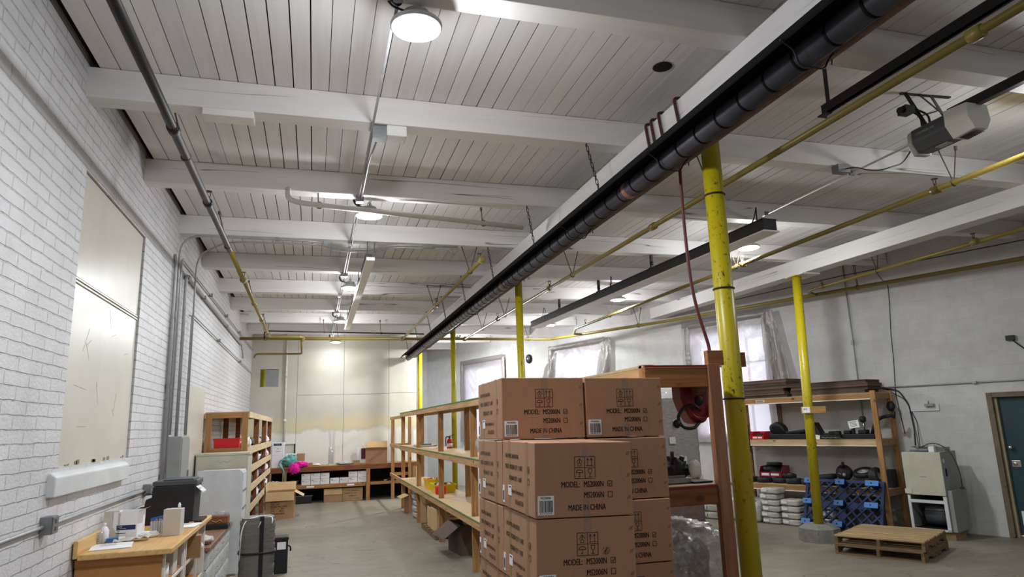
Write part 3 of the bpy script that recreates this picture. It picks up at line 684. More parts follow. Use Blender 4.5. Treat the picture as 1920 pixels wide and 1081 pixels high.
while y < HL - .2: b.lathe([(.078, -.012), (.0815, -.008), (.0815, .008), (.078, .012)], (0.01, y, -.015), 24, 2, Matrix.Rotation(PI / 2, 4, 'X')); y += .27
for yy in (4.3, 8.6, 12.6): b.lathe([(.079, -.03), (.0835, -.025), (.0835, .025), (.079, .03)], (0.01, yy, -.015), 24, 1, Matrix.Rotation(PI / 2, 4, 'X'))
b.build('tube', ['tube', 'tube_red', 'dark_in'], ht)
for yy in (1.9, 3.55, 5.6, 8.2, 10.8, 13.4, 16, 18.5):
    b = MB(); b.sweep(fillet([(-.235, yy - .04, -.01), (-.21, yy, .02), (-.12, yy, -.03), (-.08, yy + .02, -.11), (.1, yy + .02, -.115), (.14, yy + .03, -.05), (.2, yy + .04, .02), (.235, yy + .1, -.02)], .03, 4), .006, 6); b.build('tube_bracket', 'black', ht)
for yy in (.4, 4.6, 6.6, 8.6, 10.6, 12.5, 14.4, 16.4, 18.4):
    b = MB(); z = .085; k = 0; xx = -.17; top = JB + .03 - 4.1
    jy = min(JY, key=lambda j: abs(j + .06 - (yy + 1.0))) + .03 - 1.0 - yy
    while z < top:
        f_ = (z - .085) / (top - .085); c = (xx - .1 * f_, yy + jy * f_, z + .025); u = (1, 0, 0) if k % 2 else (0, 1, 0)
        b.sweep([Vector(c) + .011 * math.cos(a) * Vector(u) + Vector((0, 0, .03 * math.sin(a))) for a in [2 * PI * i / 10 for i in range(10)]], .0045, 5, closed=True); z += .043; k += 1
    b.build('chain', 'black', ht)
b = MB(); b.box(-.06, HL, -.05, .08, HL + .15, .07); b.build('end_box', 'white', ht, bevel=.01)

# second dark heater over the right bay
P0, P1 = Vector((5.30, 6.75, 4.24)), Vector((4.98, 15.2, 4.24)); dd = P1 - P0; LL = dd.length; az = math.atan2(-dd.x, dd.y)
h2 = thing('strip_heater', 'dark hanging heater with a white underside over the right bay', 'heater', P0, az)
b = MB(); b.box(0, 0, .02, .2, LL, .16); b.box(-.012, 0, .15, .212, LL, .165); b.box(-.012, 0, .015, 0.0, LL, .03); b.build('body', 'black', h2, bevel=.004)
b = MB(); b.box(-.005, .01, 0, .25, LL - .01, .02); b.build('underside', 'white', h2)
for j in (7.52, 9.5, 11.5, 13.48, 15.42):
    yy = (j + .1 - P0.y) / math.cos(az)
    if 0 < yy < LL + .3:
        yy = min(yy, LL - .1); b = MB(); b.box(.07, yy - .02, .165, .11, yy + .02, JB - 4.24 + .05); b.box(.05, yy - .04, .165, .13, yy + .04, .2); b.cyl((.09, yy, .24), (.09, yy, .3), .03, 8); b.build('hanger', 'black', h2)
for yy in (.35, 4.4, 7.8):
    b = MB(); b.sweep(fillet([(.1, yy, .165), (.1, yy - .1, .3), (.0, yy - .25, .36), (-.05, yy - .3, .15)], .08, 5), .008, 6); b.build('gas_hose', 'black', h2)
# hanging strip light by the aisle lights
s3 = thing('strip_light', 'long white strip fixture slung under the joists beside the aisle lights', 'light', (.72, 9.4, 4.34))
b = MB(); b.box(-.06, 0, 0, .06, 7.0, .05); b.build('white_cover', 'white', s3, bevel=.004)
b = MB(); 
for y0, y1 in ((.1, 1.1), (1.7, 3.0), (3.4, 3.9), (4.4, 6.6)): b.box(-.065, y0, .05, .03, y1, .12)
b.build('channel', 'black', s3)
for y in (.15, 2.15, 4.1, 6.05):
    b = MB(); b.bar((-.03, y, .12), (-.05, y, JB + .02 - 4.34 if y > .2 else .54), .03, .012); 
    if y < .2: b.bar((.05, y, .05), (.08, y, .54), .03, .012); b.box(-.07, y - .02, .53, .1, y + .02, .545)
    b.build('hanger', 'dark_grey_plastic', s3)
b = MB(); b.box(-.95, 5.6, 4.59, -.55, 5.76, 4.652); tag(b.build('wooden_batten', 'white', bevel=.006), 'short white batten screwed under the nearest full joist by the brick wall', 'batten')
b = MB(); b.lathe([(.0, 4.898), (.066, 4.898), (.082, 4.904), (.08, 4.9085), (.0, 4.9085)], (2.75, 4.56, 0), 24); tag(b.build('hole_shade_disc', 'gap'), 'round black disc painting a dark hole on the ceiling planks', 'hole')  # flat disc below the planks, its black stands in for the hole's darkness
# door track and opener on the right
tr = thing('door_track', 'black and white overhead door track above the long yellow pipe', 'track', (4.07, 4.25, 4.45))
b = MB(); b.box(-.03, -4.6, 0, -.015, 0, .09); b.box(-.03, -4.6, .0, .05, 0, .012); b.build('rail', 'black', tr)
b = MB(); b.box(.0, -4.6, -.035, .05, -.02, -.002); b.build('white_edge', 'white', tr)
b = MB(); b.bar((0.0, -.05, 0), (.06, .0, .46), .035, .012); b.box(-.06, -.08, -.01, .08, .02, .0); b.build('hanger', 'black', tr)
op = thing('door_opener', 'grey garage door opener hung from the ceiling by a perforated bracket', 'door opener', (5.24, 4.2, 4.33), math.radians(-90))
b = MB(); b.prism([(-.11, .15), (.13, .15), (.13, .0), (.1, -.05), (-.05, -.06), (-.12, .03)], lambda p: (-.19, p[0], p[1]), lambda p: (.16, p[0], p[1])); b.build('body', 'dark_grey_plastic', op, bevel=.012)
b = MB(); b.prism([(-.1, .15), (.13, .15), (.14, .0), (.09, -.07), (-.06, -.075), (-.115, .03)], lambda p: (-.25, p[0] * .9, p[1] * .95), lambda p: (-.19, p[0], p[1])); b.build('end_cover', 'grey_plastic', op, bevel=.012)
b = MB(); b.prism([(-.125, .17), (.14, .17), (.16, .02), (.1, -.07), (-.06, -.075), (-.13, .03)], lambda p: (.16, p[0], p[1]), lambda p: (.36, p[0] * .85, p[1] * .9 + .01))
for i in range(8): b.box(.19 + i * .019, -.03, -.078 + .004 * i * .3, .2 + i * .019, .08, -.066, 1)
b.build('light_cover', ['white', 'dark_grey_plastic'], op, bevel=.02)
b = MB(); b.text('CHAMBERLAIN', (-.13, -.1245, .075), (1, 0, 0), (0, -.08, .1), .034, .85); b.build('lettering', 'grey_plastic', op)
b = MB(); b.box(-.04, -.03, -.066, .08, .03, -.058); b.build('button_panel', 'grey_plastic', op)
b = MB(); T0 = ZC - 4.33 - .006
b.bar((-.28, -.05, T0), (-.24, .5, T0), .03, .012); b.bar((-.27, .0, T0), (-.1, .0, .14), .035, .006, up=(0, 1, 0)); b.bar((-.25, .28, T0), (.02, .1, .14), .05, .006, up=(1, 0, 0)); b.bar((-.26, .15, T0), (.02, .1, .2), .03, .006, up=(1, 0, 0)); b.bar((-.18, .0, .3), (-.15, .2, .36), .03, .006, up=(0, 0, 1)); b.box(-.16, -.06, .145, .1, .12, .16)
b.build('bracket', 'black', op)
b = MB(); b.box(-.25, -.16, .32, -.15, -.06, .39); b.cyl((-.2, -.19, .35), (-.2, -.15, .35), .03, 10); b.sweep(fillet([(-.2, -.06, .36), (-.17, .02, .3), (-.2, .05, .2), (-.14, .08, .2), (-.16, .1, .32), (-.2, .02, .38)], .05, 4), .01, 6); b.build('light_sensor', 'black', op)
b = MB(); b.box(.1, .0, .155, 4.2, .06, .235); b.build('rail', 'black', op)
b = MB(); b.sweep(fillet([(-.25, -.02, .05), (-.5, .1, -.02), (-.75, .25, .06), (-.95, .3, .1), (-1.1, .28, .16), (-1.22, .27, .24), (-1.35, .26, .27)], .15, 5), .007, 6); b.build('power_cord', 'black', op)
cc = conduit('white conduit from the opener outlet box along the ceiling', [([(5.72, 4.35, 4.62), (5.72, 4.9, 4.63), (5.74, 7.3, 4.63)], .012), ([(5.55, 5.6, 4.63), (5.72, 5.75, 4.63)], .01)], [((5.48, 5.6, 4.61), .16, .1, .09)], [(5.72, 5.7, 4.63), (5.73, 7.2, 4.63)], mat='conduit_white')

# ================================================================== AIR HOSE AND REEL
hz = thing('air_hose', 'dark red air hose looped over the girder and hanging to the reel', 'hose', (3.0, 4.66, 4.4))
rel = lambda L_: [(p[0] - 3.0, p[1] - 4.66, p[2] - 4.4) for p in L_]
lps = [(5.12, .10), (5.02, .16), (4.88, .12), (4.60, .14)]
for y, sag in lps:
    b = MB(); b.sweep(fillet(rel([(3.02, y, 4.37 - .02), (2.885, y - .02, 4.35), (2.876, y, 4.5), (2.876, y + .03, 4.67), (2.95, y + .05, 4.675 + .012), (3.1, y + .05, 4.672 + .01), (3.21, y + .03, 4.6), (3.21, y, 4.37), (3.04, y, 4.35)]), .07, 5), .014, 8); b.build('loop', 'hose_dark', hz)
b = MB(); b.sweep(fillet(rel([(3.02, 4.83, 4.37), (2.985, 4.81, 4.1), (2.975, 4.8, 3.47), (3.0, 4.8, 2.965), (3.12, 4.8, 2.53), (3.05, 4.75, 2.35), (2.86, 4.52, 2.2)]), .6, 8), .014, 8); b.build('hanging_length', 'hose', hz)

# ================================================================== LONG SHELVING BESIDE THE AISLE
SH = thing('storage_shelving', 'long three-deck wooden shelving running beside the aisle', 'shelving', (2.172, 4.2, 0))
LZ = {'top': 2.36, 'mid': 1.545, 'low': .735}
PY = [0.0, 2.73, 5.4, 8.05, 10.75, 13.45]
for i, y in enumerate(PY):
    for x, nm in ((0.0, 'f'), (.49, 'b')):
        mat = 'lumber_red' if (i == 0 and nm == 'b') else 'lumber_z'
        if i == 0 and nm == 'b': y = -.055
        b = MB(); b.box(x, y, 0, x + .095, y + .05, 2.35 + .02 * (i == 0)); b.build('post', mat, SH, bevel=.003)
for x in (0, .49):
    b = MB(); b.box(x, 15.85, 0, x + .095, 15.9, 2.3); b.build('post', 'lumber_z', SH, bevel=.003)
for nm, z in LZ.items():
    h = .1 if nm != 'top' else .09
    for i, (a, c) in enumerate(zip(PY, PY[1:])):
        b = MB(); b.box(-.04 if i else .001, a + (.0 if i else .051), z - h - .012, -.001 if i else .04, c - .004, z - .014); b.build('front_rail', 'lumber_y', SH, bevel=.003)
        b = MB(); b.box(.586, a, z - h, .62, c, z - .014); b.build('back_rail', 'lumber_y', SH)
        b = MB(); b.box(-.045 if i else 0.0, a + .003 - (.02 if i == 0 else 0), z - .013, .625, c - .004, z + .004)
        if i == 0: b.box(.0, a - .06 + .015, z - .012, .487, a - .041, z + .002, 1)
        else: b.box(-.048, a, z - .010, -.045, c - .004, z + .002, 2)
        b.build('deck', ['ply', 'red_dark', 'aqua_strap'], SH)
for z, n_ in ((LZ['top'], 'x'), (LZ['mid'], 'm'), (LZ['low'], 'l')):
    b = MB(); b.box(-.0, -.04, z - (.15 if n_ != 'm' else .125), .488, -.002, z - .014); b.build('end_rail', 'lumber_red_x' if n_ != 'm' else 'lumber_dark', SH, bevel=.003)
b = MB(); b.box(.53, -.0, 2.365, .66, .05, 2.47); b.build('top_block', 'lumber_red_x', SH, bevel=.003)
b = MB(); b.box(.47, .11, 2.16, .59, .16, 2.24); b.build('reel_cleat', 'lumber_dark', SH)
for z in (1.545, .735):
    b = MB(); b.box(-.03, 13.5, z - .09, 0, 15.9, z); b.build('front_rail', 'lumber_y', SH); b = MB(); b.box(.095, 15.87, z - .09, .49, 15.9, z); b.build('end_rail', 'lumber_x', SH)
b = MB(); b.box(-.03, 13.5, 2.22, 0, 15.9, 2.3); b.build('front_rail', 'lumber_y', SH)

# hose reel hung in the near end of the shelving
hr = thing('hose_reel', 'dark red air hose reel hanging in the near end of the shelving', 'hose reel', (2.70, 4.43, 2.09))
b = MB(); n_ = 20
prf = [(0.13, .17), (.13, .03), (.105, -.05), (.06, -.125), (.0, -.14), (-.05, -.125), (-.1, -.04), (-.13, .05), (-.13, .17)]
b.prism([(p[0], p[1]) for p in prf], lambda p: (p[0], -.05, p[1]), lambda p: (p[0], .1, p[1])); 
b.build('housing', 'red_dark', hr, bevel=.02)
b = MB(); T = Matrix.Rotation(PI / 2, 4, 'X'); b.lathe([(.03, -.02), (.036, .0), (.03, .006), (0, .004)], (.01, -.052, .03), 20, 0, T); b.build('hub', 'matte_black', hr)
b = MB(); b.sweep(arc((.0, -.075, -.005), .095, 0, PI, (1, 0, 0), (0, 0, -1), 14), .012, 8); b.build('guide_ring', 'red_dark', hr)
b = MB(); b.sweep(fillet([(.0, -.06, -.12), (-.08, -.1, -.17), (-.17, -.1, -.16), (-.21, -.1, -.09), (-.15, -.1, -.01), (-.06, -.09, -.0), (.0, -.07, -.04)], .07, 6), .012, 8); b.blob((-.215, -.1, -.13), (.03, .025, .03), 3, 8, .1); b.build('hose_end', 'matte_black', hr)

# things on the shelving
def carton(name, label, loc, w, d, h, rz=0, mat='carton', group=None, tape='kraft', cat='box', open_=False, flaps=(), txt=None, tcol='ink'):
    r = thing(name, label, cat, loc, rz, group)
    b = MB()
    if open_:
        t = .006
        b.box(-w/2, -d/2, 0, w/2, d/2, t); b.box(-w/2, -d/2, t, -w/2 + t, d/2, h); b.box(w/2 - t, -d/2, t, w/2, d/2, h); b.box(-w/2 + t, -d/2, t, w/2 - t, -d/2 + t, h); b.box(-w/2 + t, d/2 - t, t, w/2 - t, d/2, h)
        b.build('body', mat, r)
        for side, ang, ln in flaps:
            a = math.radians(ang); f = MB()
            c_, s_ = math.cos(a) * ln, math.sin(a) * ln
            P = {'f': ((-w/2, -d/2, h), (w/2, -d/2, h), (0, -c_, s_)), 'b': ((-w/2, d/2, h), (w/2, d/2, h), (0, c_, s_)), 'l': ((-w/2, -d/2, h), (-w/2, d/2, h), (-c_, 0, s_)), 'r': ((w/2, -d/2, h), (w/2, d/2, h), (c_, 0, s_))}[side]
            p, q, v = Vector(P[0]), Vector(P[1]), Vector(P[2]); nn = (q - p).cross(v).normalized() * .004
            k = len(f.v); f.v += [tuple(x) for x in (p, q, q + v, p + v, p + nn, q + nn, q + v + nn, p + v + nn)]
            for fc in ((0, 1, 2, 3), (7, 6, 5, 4), (0, 4, 5, 1), (1, 5, 6, 2), (2, 6, 7, 3), (3, 7, 4, 0)): f.face([k + i for i in fc])
            f.build('flap', 'carton_pale' if mat != 'carton_dark' else mat, r)
    else:
        b.box(-w/2, -d/2, 0, w/2, d/2, h); b.build('body', mat, r, bevel=.004)
        if tape:
            f = MB(); f.box(-.03, -d/2 - .0008, h * .75, .03, -d/2, h); f.box(-.03, -d/2, h, .03, d/2, h + .0008); f.build('tape', tape, r)
    if txt:
        f = MB()
        for s_, x, z, sz in txt: f.text(s_, (x, -d/2 - .002, z), (1, 0, 0), (0, 0, 1), sz, .85)
        f.build('printed_text', tcol, r)
    return r
MZ, LZ_ = LZ['mid'] + .006, LZ['low'] + .006
t = thing('fire_extinguisher', 'small red fire extinguisher standing on the middle deck of the aisle shelving', 'fire extinguisher', (2.66, 13.7, MZ))
b = MB(); b.lathe([(.052, 0), (.058, .01), (.058, .14), (.045, .175), (.022, .19), (.02, .2)], n=20); b.build('cylinder', 'red', t)
b = MB(); b.cyl((0, 0, .2), (0, 0, .235), .018, 10); b.bar((-.015, 0, .24), (.09, 0, .265), .02, .012); b.bar((-.015, 0, .225), (.08, 0, .22), .02, .008); b.build('valve', 'matte_black', t)
b = MB(); b.sweep(fillet([(-.015, 0, .225), (-.07, 0, .24), (-.085, 0, .15), (-.075, 0, .05)], .04, 5), .01, 8); b.build('hose', 'matte_black', t)
b = MB(); b.lathe([(.0585, .03), (.0585, .1)], n=20); b.build('label_band', 'paper', t)
t = thing('parts_tray', 'flat grey tray of loose parts on the middle deck by the extinguisher', 'tray', (2.5, 15.9, MZ)); b = MB(); b.box(-.2, -.5, 0, .2, .5, .035); b.build('tray', 'grey_plastic', t, bevel=.01); b = MB(); b.box(-.12, -.35, .035, .1, -.05, .06); b.build('pad', 'dark_grey_plastic', t)
t = thing('plastic_bag', 'crumpled clear plastic bag at the edge of the middle deck', 'bag', (2.36, 9.22, MZ)); b = MB(); b.blob((0, 0, .17), (.2, .26, .15), 4, 16, .25, 0, 2.5); b.build('film', 'wrap', t); b = MB(); b.blob((0, 0, .13), (.15, .2, .1), 6, 12, .2); b.build('filling', 'grey_plastic', t)
def bin_(name, label, loc, w, d, h, rz, mat, fill=None, cat='bin', group=None, front=1.0):
    r = thing(name, label, cat, loc, rz, group); b = MB(); t_ = .008; q = .9
    def pan(x0, x1, y0, y1): return (x0, y0), (x1, y0), (x1, y1), (x0, y1)
    lo = pan(-w/2*q, w/2*q, -d/2*q, d/2*q); hi = pan(-w/2, w/2, -d/2, d/2); hz_ = [h * front, h * front, h, h]
    k = len(b.v); b.v += [(p[0], p[1], 0) for p in lo] + [(p[0], p[1], z) for p, z in zip(hi, hz_)]
    b.v += [(p[0] * .95, p[1] * .95, t_) for p in lo] + [(p[0] * .95, p[1] * .95, z) for p, z in zip(hi, hz_)]
    b.face([k + 3, k + 2, k + 1, k]); b.face([k + 8, k + 9, k + 10, k + 11])
    for i in range(4):
        j = (i + 1) % 4; b.face([k + i, k + j, k + 4 + j, k + 4 + i]); b.face([k + 8 + j, k + 8 + i, k + 12 + i, k + 12 + j]); b.face([k + 4 + i, k + 4 + j, k + 12 + j, k + 12 + i])
    b.build('bin_shell', mat, r)
    b = MB(); b.box(-w/2 - .008, d/2 - .004, h - .02, w/2 + .008, d/2 + .01, h); b.build('rim', mat, r); b = MB(); b.box(-w/2 - .008, -d/2 - .01, h * front - .02, w/2 + .008, -d/2 + .004, h * front); b.build('rim', mat, r)
    if fill:
        b = MB(); rr = random.Random(label)
        for i in range(9): b.blob((rr.uniform(-w*.3, w*.3), rr.uniform(-d*.3, d*.3), h * .8), (.05, .05, .05), i, 6, .4, rr.randrange(len(fill)))
        b.build('contents', fill, r)
    return r
bin_('parts_bin', 'long yellow bin of parts on the low deck of the aisle shelving', (2.45, 13.4, LZ_), .42, .62, .16, 0, 'yellow_bin', ['grey_plastic', 'dark_grey_plastic', 'paper'])
bin_('parts_bin', 'yellow bin with a red insert at the corner of the low deck', (2.42, 14.25, LZ_), .34, .5, .2, 0, 'yellow_bin', ['red', 'red', 'paper'])
o = MB(); o.box(-.1, -.03, 0, .1, .03, .15); tag(o.build('red_cover', 'red', loc=(2.33, 12.95, LZ_), bevel=.02), 'small red plastic cover leaning at the front of the yellow bin', 'cover')
# under the shelving
carton('cardboard_box', 'narrow open carton under the far end of the aisle shelving', (2.3, 16.75, 0), .24, .5, .42, .1, 'carton', open_=True, flaps=(('l', -20, .2), ('f', 60, .2)))
rr = random.Random(5)
def bagstack(label, x, y, n_, w, d, h, rz=0, group=None, z0=0.0, frame=None, mat='bag', lab=None):
    for i in range(n_):
        r = thing('poly_bag', lab[i] if lab else label, 'bag', (x, y, z0 + i * h), rz + rr.uniform(-.08, .08), group)
        b = MB(); b.blob((rr.uniform(-.015, .015), rr.uniform(-.01, .01), h * .5), (w / 2, d / 2, h * .5), rr.randrange(99), 16, .07, 0, 6, 1.0, 6); b.build('bag', mat, r)
        b = MB(); b.box(-w * .32, -d/2 - .012, h * .3, -w * .02, -d/2 - .006, h * .75); b.build('sticker', 'paper', r)
ords = ['lowest', 'second lowest', 'middle', 'second highest', 'topmost']
bagstack('', 2.4, 15.75, 5, .4, .42, .13, 0, 'bags under the aisle shelving', lab=['%s white poly bag in the stack under the aisle shelving' % k for k in ords])
carton('cardboard_box', 'open tan carton slumping under the aisle shelving, between bags and white carton', (2.44, 14.4, 0), .45, .5, .46, .08, 'carton_tan', open_=True, flaps=(('f', 75, .13), ('l', 80, .12), ('r', 60, .12)))
P_ = thing('skid', 'low wooden skid under the pale carton beneath the aisle shelving', 'skid', (2.45, 13.3, 0))
b = MB(); [b.box(-.32, y, .09, .32, y + .1, .11) for y in (-.8, -.5, -.2, .1, .4, .7)]; b.build('deck_boards', 'pallet_wood', P_)
for x in (-.31, -.03, .25): b = MB(); b.box(x, -.8, 0, x + .06, .8, .09); b.build('stringer', 'pallet_wood', P_)
carton('cardboard_box', 'pale carton with two printed lines on the skid beneath the aisle shelving', (2.4, 12.85, .111), .46, .5, .4, .05, 'carton_pale', txt=[('TWO WHEEL', .02, .31, .035), ('MODEL', .02, .25, .035)], tcol='ink_brown')
carton('cardboard_box', 'second pale carton behind the printed one on the skid', (2.4, 13.45, .111), .44, .48, .36, -.04, 'carton_pale')
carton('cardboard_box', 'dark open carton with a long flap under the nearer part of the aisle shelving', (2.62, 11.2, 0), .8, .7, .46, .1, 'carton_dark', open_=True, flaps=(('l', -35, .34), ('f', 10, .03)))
o = MB(); o.blob((2.66, 11.3, .43), (.26, .2, .12), 2, 10, .4, 0, 3); tag(o.build('plastic_bag', 'wrap'), 'clear plastic sticking out of the dark open carton', 'bag')
# near end of shelving
t = thing('metal_channel', 'bent grey metal channel on the near end of the middle deck', 'channel', (2.42, 4.34, MZ)); b = MB(); b.box(-.12, -.03, 0, .13, .05, .004); b.box(-.12, .046, 0, .13, .05, .05); b.box(-.12, -.03, 0, .13, -.026, .035); b.build('channel', 'galv', t)
t = thing('flat_tray', 'thin black tray at the near edge of the middle deck', 'tray', (2.62, 4.32, MZ)); b = MB(); b.box(-.07, -.05, 0, .08, .1, .012); b.build('tray', 'matte_black', t, bevel=.004)
t = thing('black_parts', 'tangle of black scooter parts on the middle deck behind the tray', 'parts', (2.68, 4.75, MZ)); b = MB(); b.blob((0, 0, .07), (.09, .12, .08), 9, 10, .5, 0, 3); b.cyl((-.05, -.05, .1), (-.06, -.08, .2), .015, 8); b.cyl((.05, 0, .1), (.06, -.02, .16), .02, 8); b.build('casting', 'matte_black', t); b = MB(); b.blob((.1, -.12, .06), (.05, .05, .07), 3, 8, .3); b.build('white_cap', 'paper', t)
t = thing('wrapped_bundle', 'heap of clear stretch wrap over a bundle on the low deck by the yellow post', 'wrapped bundle', (2.53, 4.66, LZ_)); 
b = MB(); b.blob((0, 0, .24), (.24, .3, .22), 11, 18, .08, 0, 2.5, .7); b.build('load', 'brown_wrap', t)
b = MB(); b.blob((.02, -.01, .27), (.26, .33, .25), 5, 40, .1, 0, 6, 1.0, 5); b.build('stretch_wrap', 'wrap_dense', t)
b = MB(); b.grid(lambda u, v: (-.27 + .2 * u + .06 * v, -.22 + .1 * MN.noise(Vector((u * 3, v * 3, 1))), .44 + .15 * u * (1 - v) + .09 * math.sin(u * 5 + v * 2) - .1 * v), 14, 10); b.build('loose_film', 'wrap_dense', t)

# ================================================================== STACK OF PRINTED CARTONS
CW, CD, CH = .5315, .629, .3675
b = MB(); b.box(-CW/2, -CD/2, 0, CW/2, CD/2, CH); sc0 = thing('scooter_carton', 'x', 'box'); b.build('body', 'carton', sc0, bevel=.004)
# front print
b = MB(); fy = -CD/2 - .0012; Rr, Uu = (1, 0, 0), (0, 0, 1); ln = .0022
def seg(x0, z0, x1, z1, w=.0026): b.bar((x0, fy, z0), (x1, fy, z1), w, .0006, up=(0, 1, 0)) if abs(x1 - x0) + abs(z1 - z0) > 0 else None
def rect(x0, z0, x1, z1, w=.003): seg(x0, z0, x1, z0, w); seg(x1, z0, x1, z1, w); seg(x1, z1, x0, z1, w); seg(x0, z1, x0, z0, w)
ix, iz, iw, ih = -.052, .188, .112, .108
rect(ix, iz, ix + iw, iz + ih); seg(ix, iz + ih/2, ix + iw, iz + ih/2); seg(ix + iw/2, iz, ix + iw/2, iz + ih)
cx_, cz_ = ix + .027, iz + ih * .75        # hook symbol
seg(cx_ - .016, cz_ - .001, cx_, cz_ + .018); seg(cx_ + .016, cz_ - .001, cx_, cz_ + .018); seg(cx_, cz_ + .018, cx_, cz_ - .004); rect(cx_ - .009, cz_ - .019, cx_ + .009, cz_ - .006, .002)
for dx in (.016, .037):                    # upward arrows
    ax = ix + iw/2 + dx; seg(ax, cz_ - .014, ax, cz_ + .019); seg(ax - .006, cz_ + .008, ax, cz_ + .019); seg(ax + .006, cz_ + .008, ax, cz_ + .019)
seg(ix + iw/2 + .008, cz_ - .018, ix + iw - .008, cz_ - .018)
ux, uz = ix + .027, iz + ih * .25          # umbrella
pts = [(ux + .019 * math.cos(a), uz + .002 + .014 * math.sin(a)) for a in [PI * i / 8 for i in range(9)]]
for p, q in zip(pts, pts[1:]): seg(p[0], p[1], q[0], q[1], .003)
seg(pts[0][0], pts[0][1], pts[-1][0], pts[-1][1], .003); seg(ux, uz + .004, ux, uz - .02); seg(ux, uz - .02, ux - .008, uz - .016)
gx, gz = ix + iw * .75, uz                 # wine glass
seg(gx - .011, gz + .019, gx + .011, gz + .019); seg(gx - .011, gz + .019, gx - .008, gz + .002); seg(gx + .011, gz + .019, gx + .008, gz + .002); seg(gx - .008, gz + .002, gx, gz - .004); seg(gx + .008, gz + .002, gx, gz - .004); seg(gx, gz - .004, gx, gz - .02); seg(gx - .009, gz - .02, gx + .009, gz - .02)
b.text('MODEL:', (-.128, fy, .145), Rr, Uu, .042, .68); b.text('MS2000N', (-.006, fy, .145), Rr, Uu, .042, .66)
b.text('MS2006N', (-.006, fy, .092), Rr, Uu, .042, .66); b.text('MADE IN CHINA', (-.093, fy, .032), Rr, Uu, .042, .66)
rect(.128, .146, .152, .172, .003); seg(.133, .16, .138, .152, .003); seg(.138, .152, .149, .166, .003); rect(.128, .093, .152, .119, .003)
for z in (.30, .19, .08):
    for d_ in (0, .009): seg(.235 + d_, z, .245 + d_, z + .018, .002)
b.build('front_print', 'ink', sc0)
b = MB(); b.box(-.253, fy - .0004, .016, -.167, fy + .001, .108); b.text('MS2000N', (-.21, fy - .0008, .092), Rr, Uu, .0155, .9, 1, 'c'); r3 = random.Random(2); x = -.243
while x < -.178:
    w_ = r3.choice([.0012, .002, .003, .0045]); b.box(x, fy - .0012, .028, x + w_, fy - .0004, .085, 1); x += w_ + r3.choice([.0012, .002, .003])
for i in range(6): b.box(-.24 + i * .011, fy - .0012, .0205, -.235 + i * .011, fy - .0004, .0255, 1)
b.build('barcode_label', ['paper', 'ink'], sc0)
# side print
b = MB(); sx_ = -CW/2 - .0012; sR, sU = (0, -1, 0), (0, 0, 1)
for s_, y, z, sz in (('ONE-WHEEL BALANCING', .255, .275, .034), ('MODEL: MS2000N QTY: 1 UNIT', .255, .215, .036), ('MS2006N QTY: 1 UNIT', .17, .155, .036), ('Ranever Enterprises, Inc', .12, .088, .034), ('U.S.Pat.6357,531', .05, .035, .034)):
    b.text(s_, (sx_, y, z), sR, sU, sz, .7)
def segs(y0, z0, y1, z1, w=.003): b.bar((sx_, y0, z0), (sx_, y1, z1), w, .0006, up=(1, 0, 0))
for z in (.215, .155):
    segs(-.19, z, -.22, z); segs(-.22, z, -.22, z + .028); segs(-.22, z + .028, -.19, z + .028); segs(-.19, z + .028, -.19, z)
segs(-.197, z + .075, -.205, z + .064); segs(-.205, z + .064, -.22, z + .084)
b.build('side_print', 'ink_brown', sc0)
b = MB(); b.box(sx_ - .0004, .12, .07, sx_ + .001, .19, .125); b.box(sx_ - .0008, .135, .112, sx_ - .0003, .175, .119, 1)
b.build('side_sticker', ['paper', 'navy'], sc0)
b = MB(); b.box(sx_ - .0004, .27, .02, sx_ + .001, .31, .115); b.box(sx_ - .0008, .277, .032, sx_ - .0003, .303, .085, 1)
b.build('side_sticker', ['paper', 'navy'], sc0)
b = MB(); b.box(-.014, -CD/2 - .0016, CH - .1, .03, -CD/2 - .0005, CH + .001); b.box(-.014, -CD/2 - .0016, CH, .03, CD/2, CH + .0012); b.box(-.01, -CD/2 - .0016, 0, .026, -CD/2 - .0005, .095); b.build('clear_tape', 'clear_tape', sc0)
b = MB(); 
for y in (.17, -.17): b.box(-CW/2 - .0008, y - .022, 0, -CW/2, y + .022, CH)
b.build('kraft_tape', 'kraft', sc0)
def place(r, x, y, z, yaw, roll, pitch):
    # x,y,z: top front left corner of the carton
    R = Matrix.Rotation(yaw, 4, 'Z') @ Matrix.Rotation(roll, 4, 'Y') @ Matrix.Rotation(pitch, 4, 'X')
    o = Vector((x, y, z)) + R.to_3x3() @ Vector((CW/2, CD/2, -CH)); r.location = o; r.rotation_euler = R.to_euler()
STK = [('front brown carton on top of the near column, lower than the two behind', 1.076, 3.3, 1.9, -.012, .026, .006), ('brown carton directly under the front top one, torn near its checkbox', 1.072, 3.306, 1.527, -.012, .026, .006),
       ('top left brown carton of the pile, resting on the rear column', 1.092, 3.95, 2.276, -.008, .012, -.01), ('top right brown carton of the pile, beside the shelving', 1.636, 3.945, 2.268, -.008, .012, -.004),
       ('rear left brown carton just below the top left one, only its side showing', 1.082, 3.945, 1.9, -.012, .012, -.01), ('rear right brown carton just below the top right one', 1.634, 3.93, 1.891, -.004, .012, -.003),
       ('rear right brown carton two below the top, partly behind the front column', 1.626, 3.92, 1.516, -.008, .011, -.001), ('rear left brown carton two below the top left one, side text showing', 1.078, 3.945, 1.525, -.012, .012, -.008),
       ('rear right brown carton three below the top, at the picture edge', 1.626, 3.93, 1.141, -.006, .011, -.001), ('rear left brown carton three below the top left one, at the picture edge', 1.078, 3.945, 1.15, -.012, .012, -.006)]
for i, (l, *q) in enumerate(STK):
    r = sc0 if i == 0 else dup(sc0); r['label'] = l; r['group'] = 'printed cartons in the tall pile'; place(r, *q)
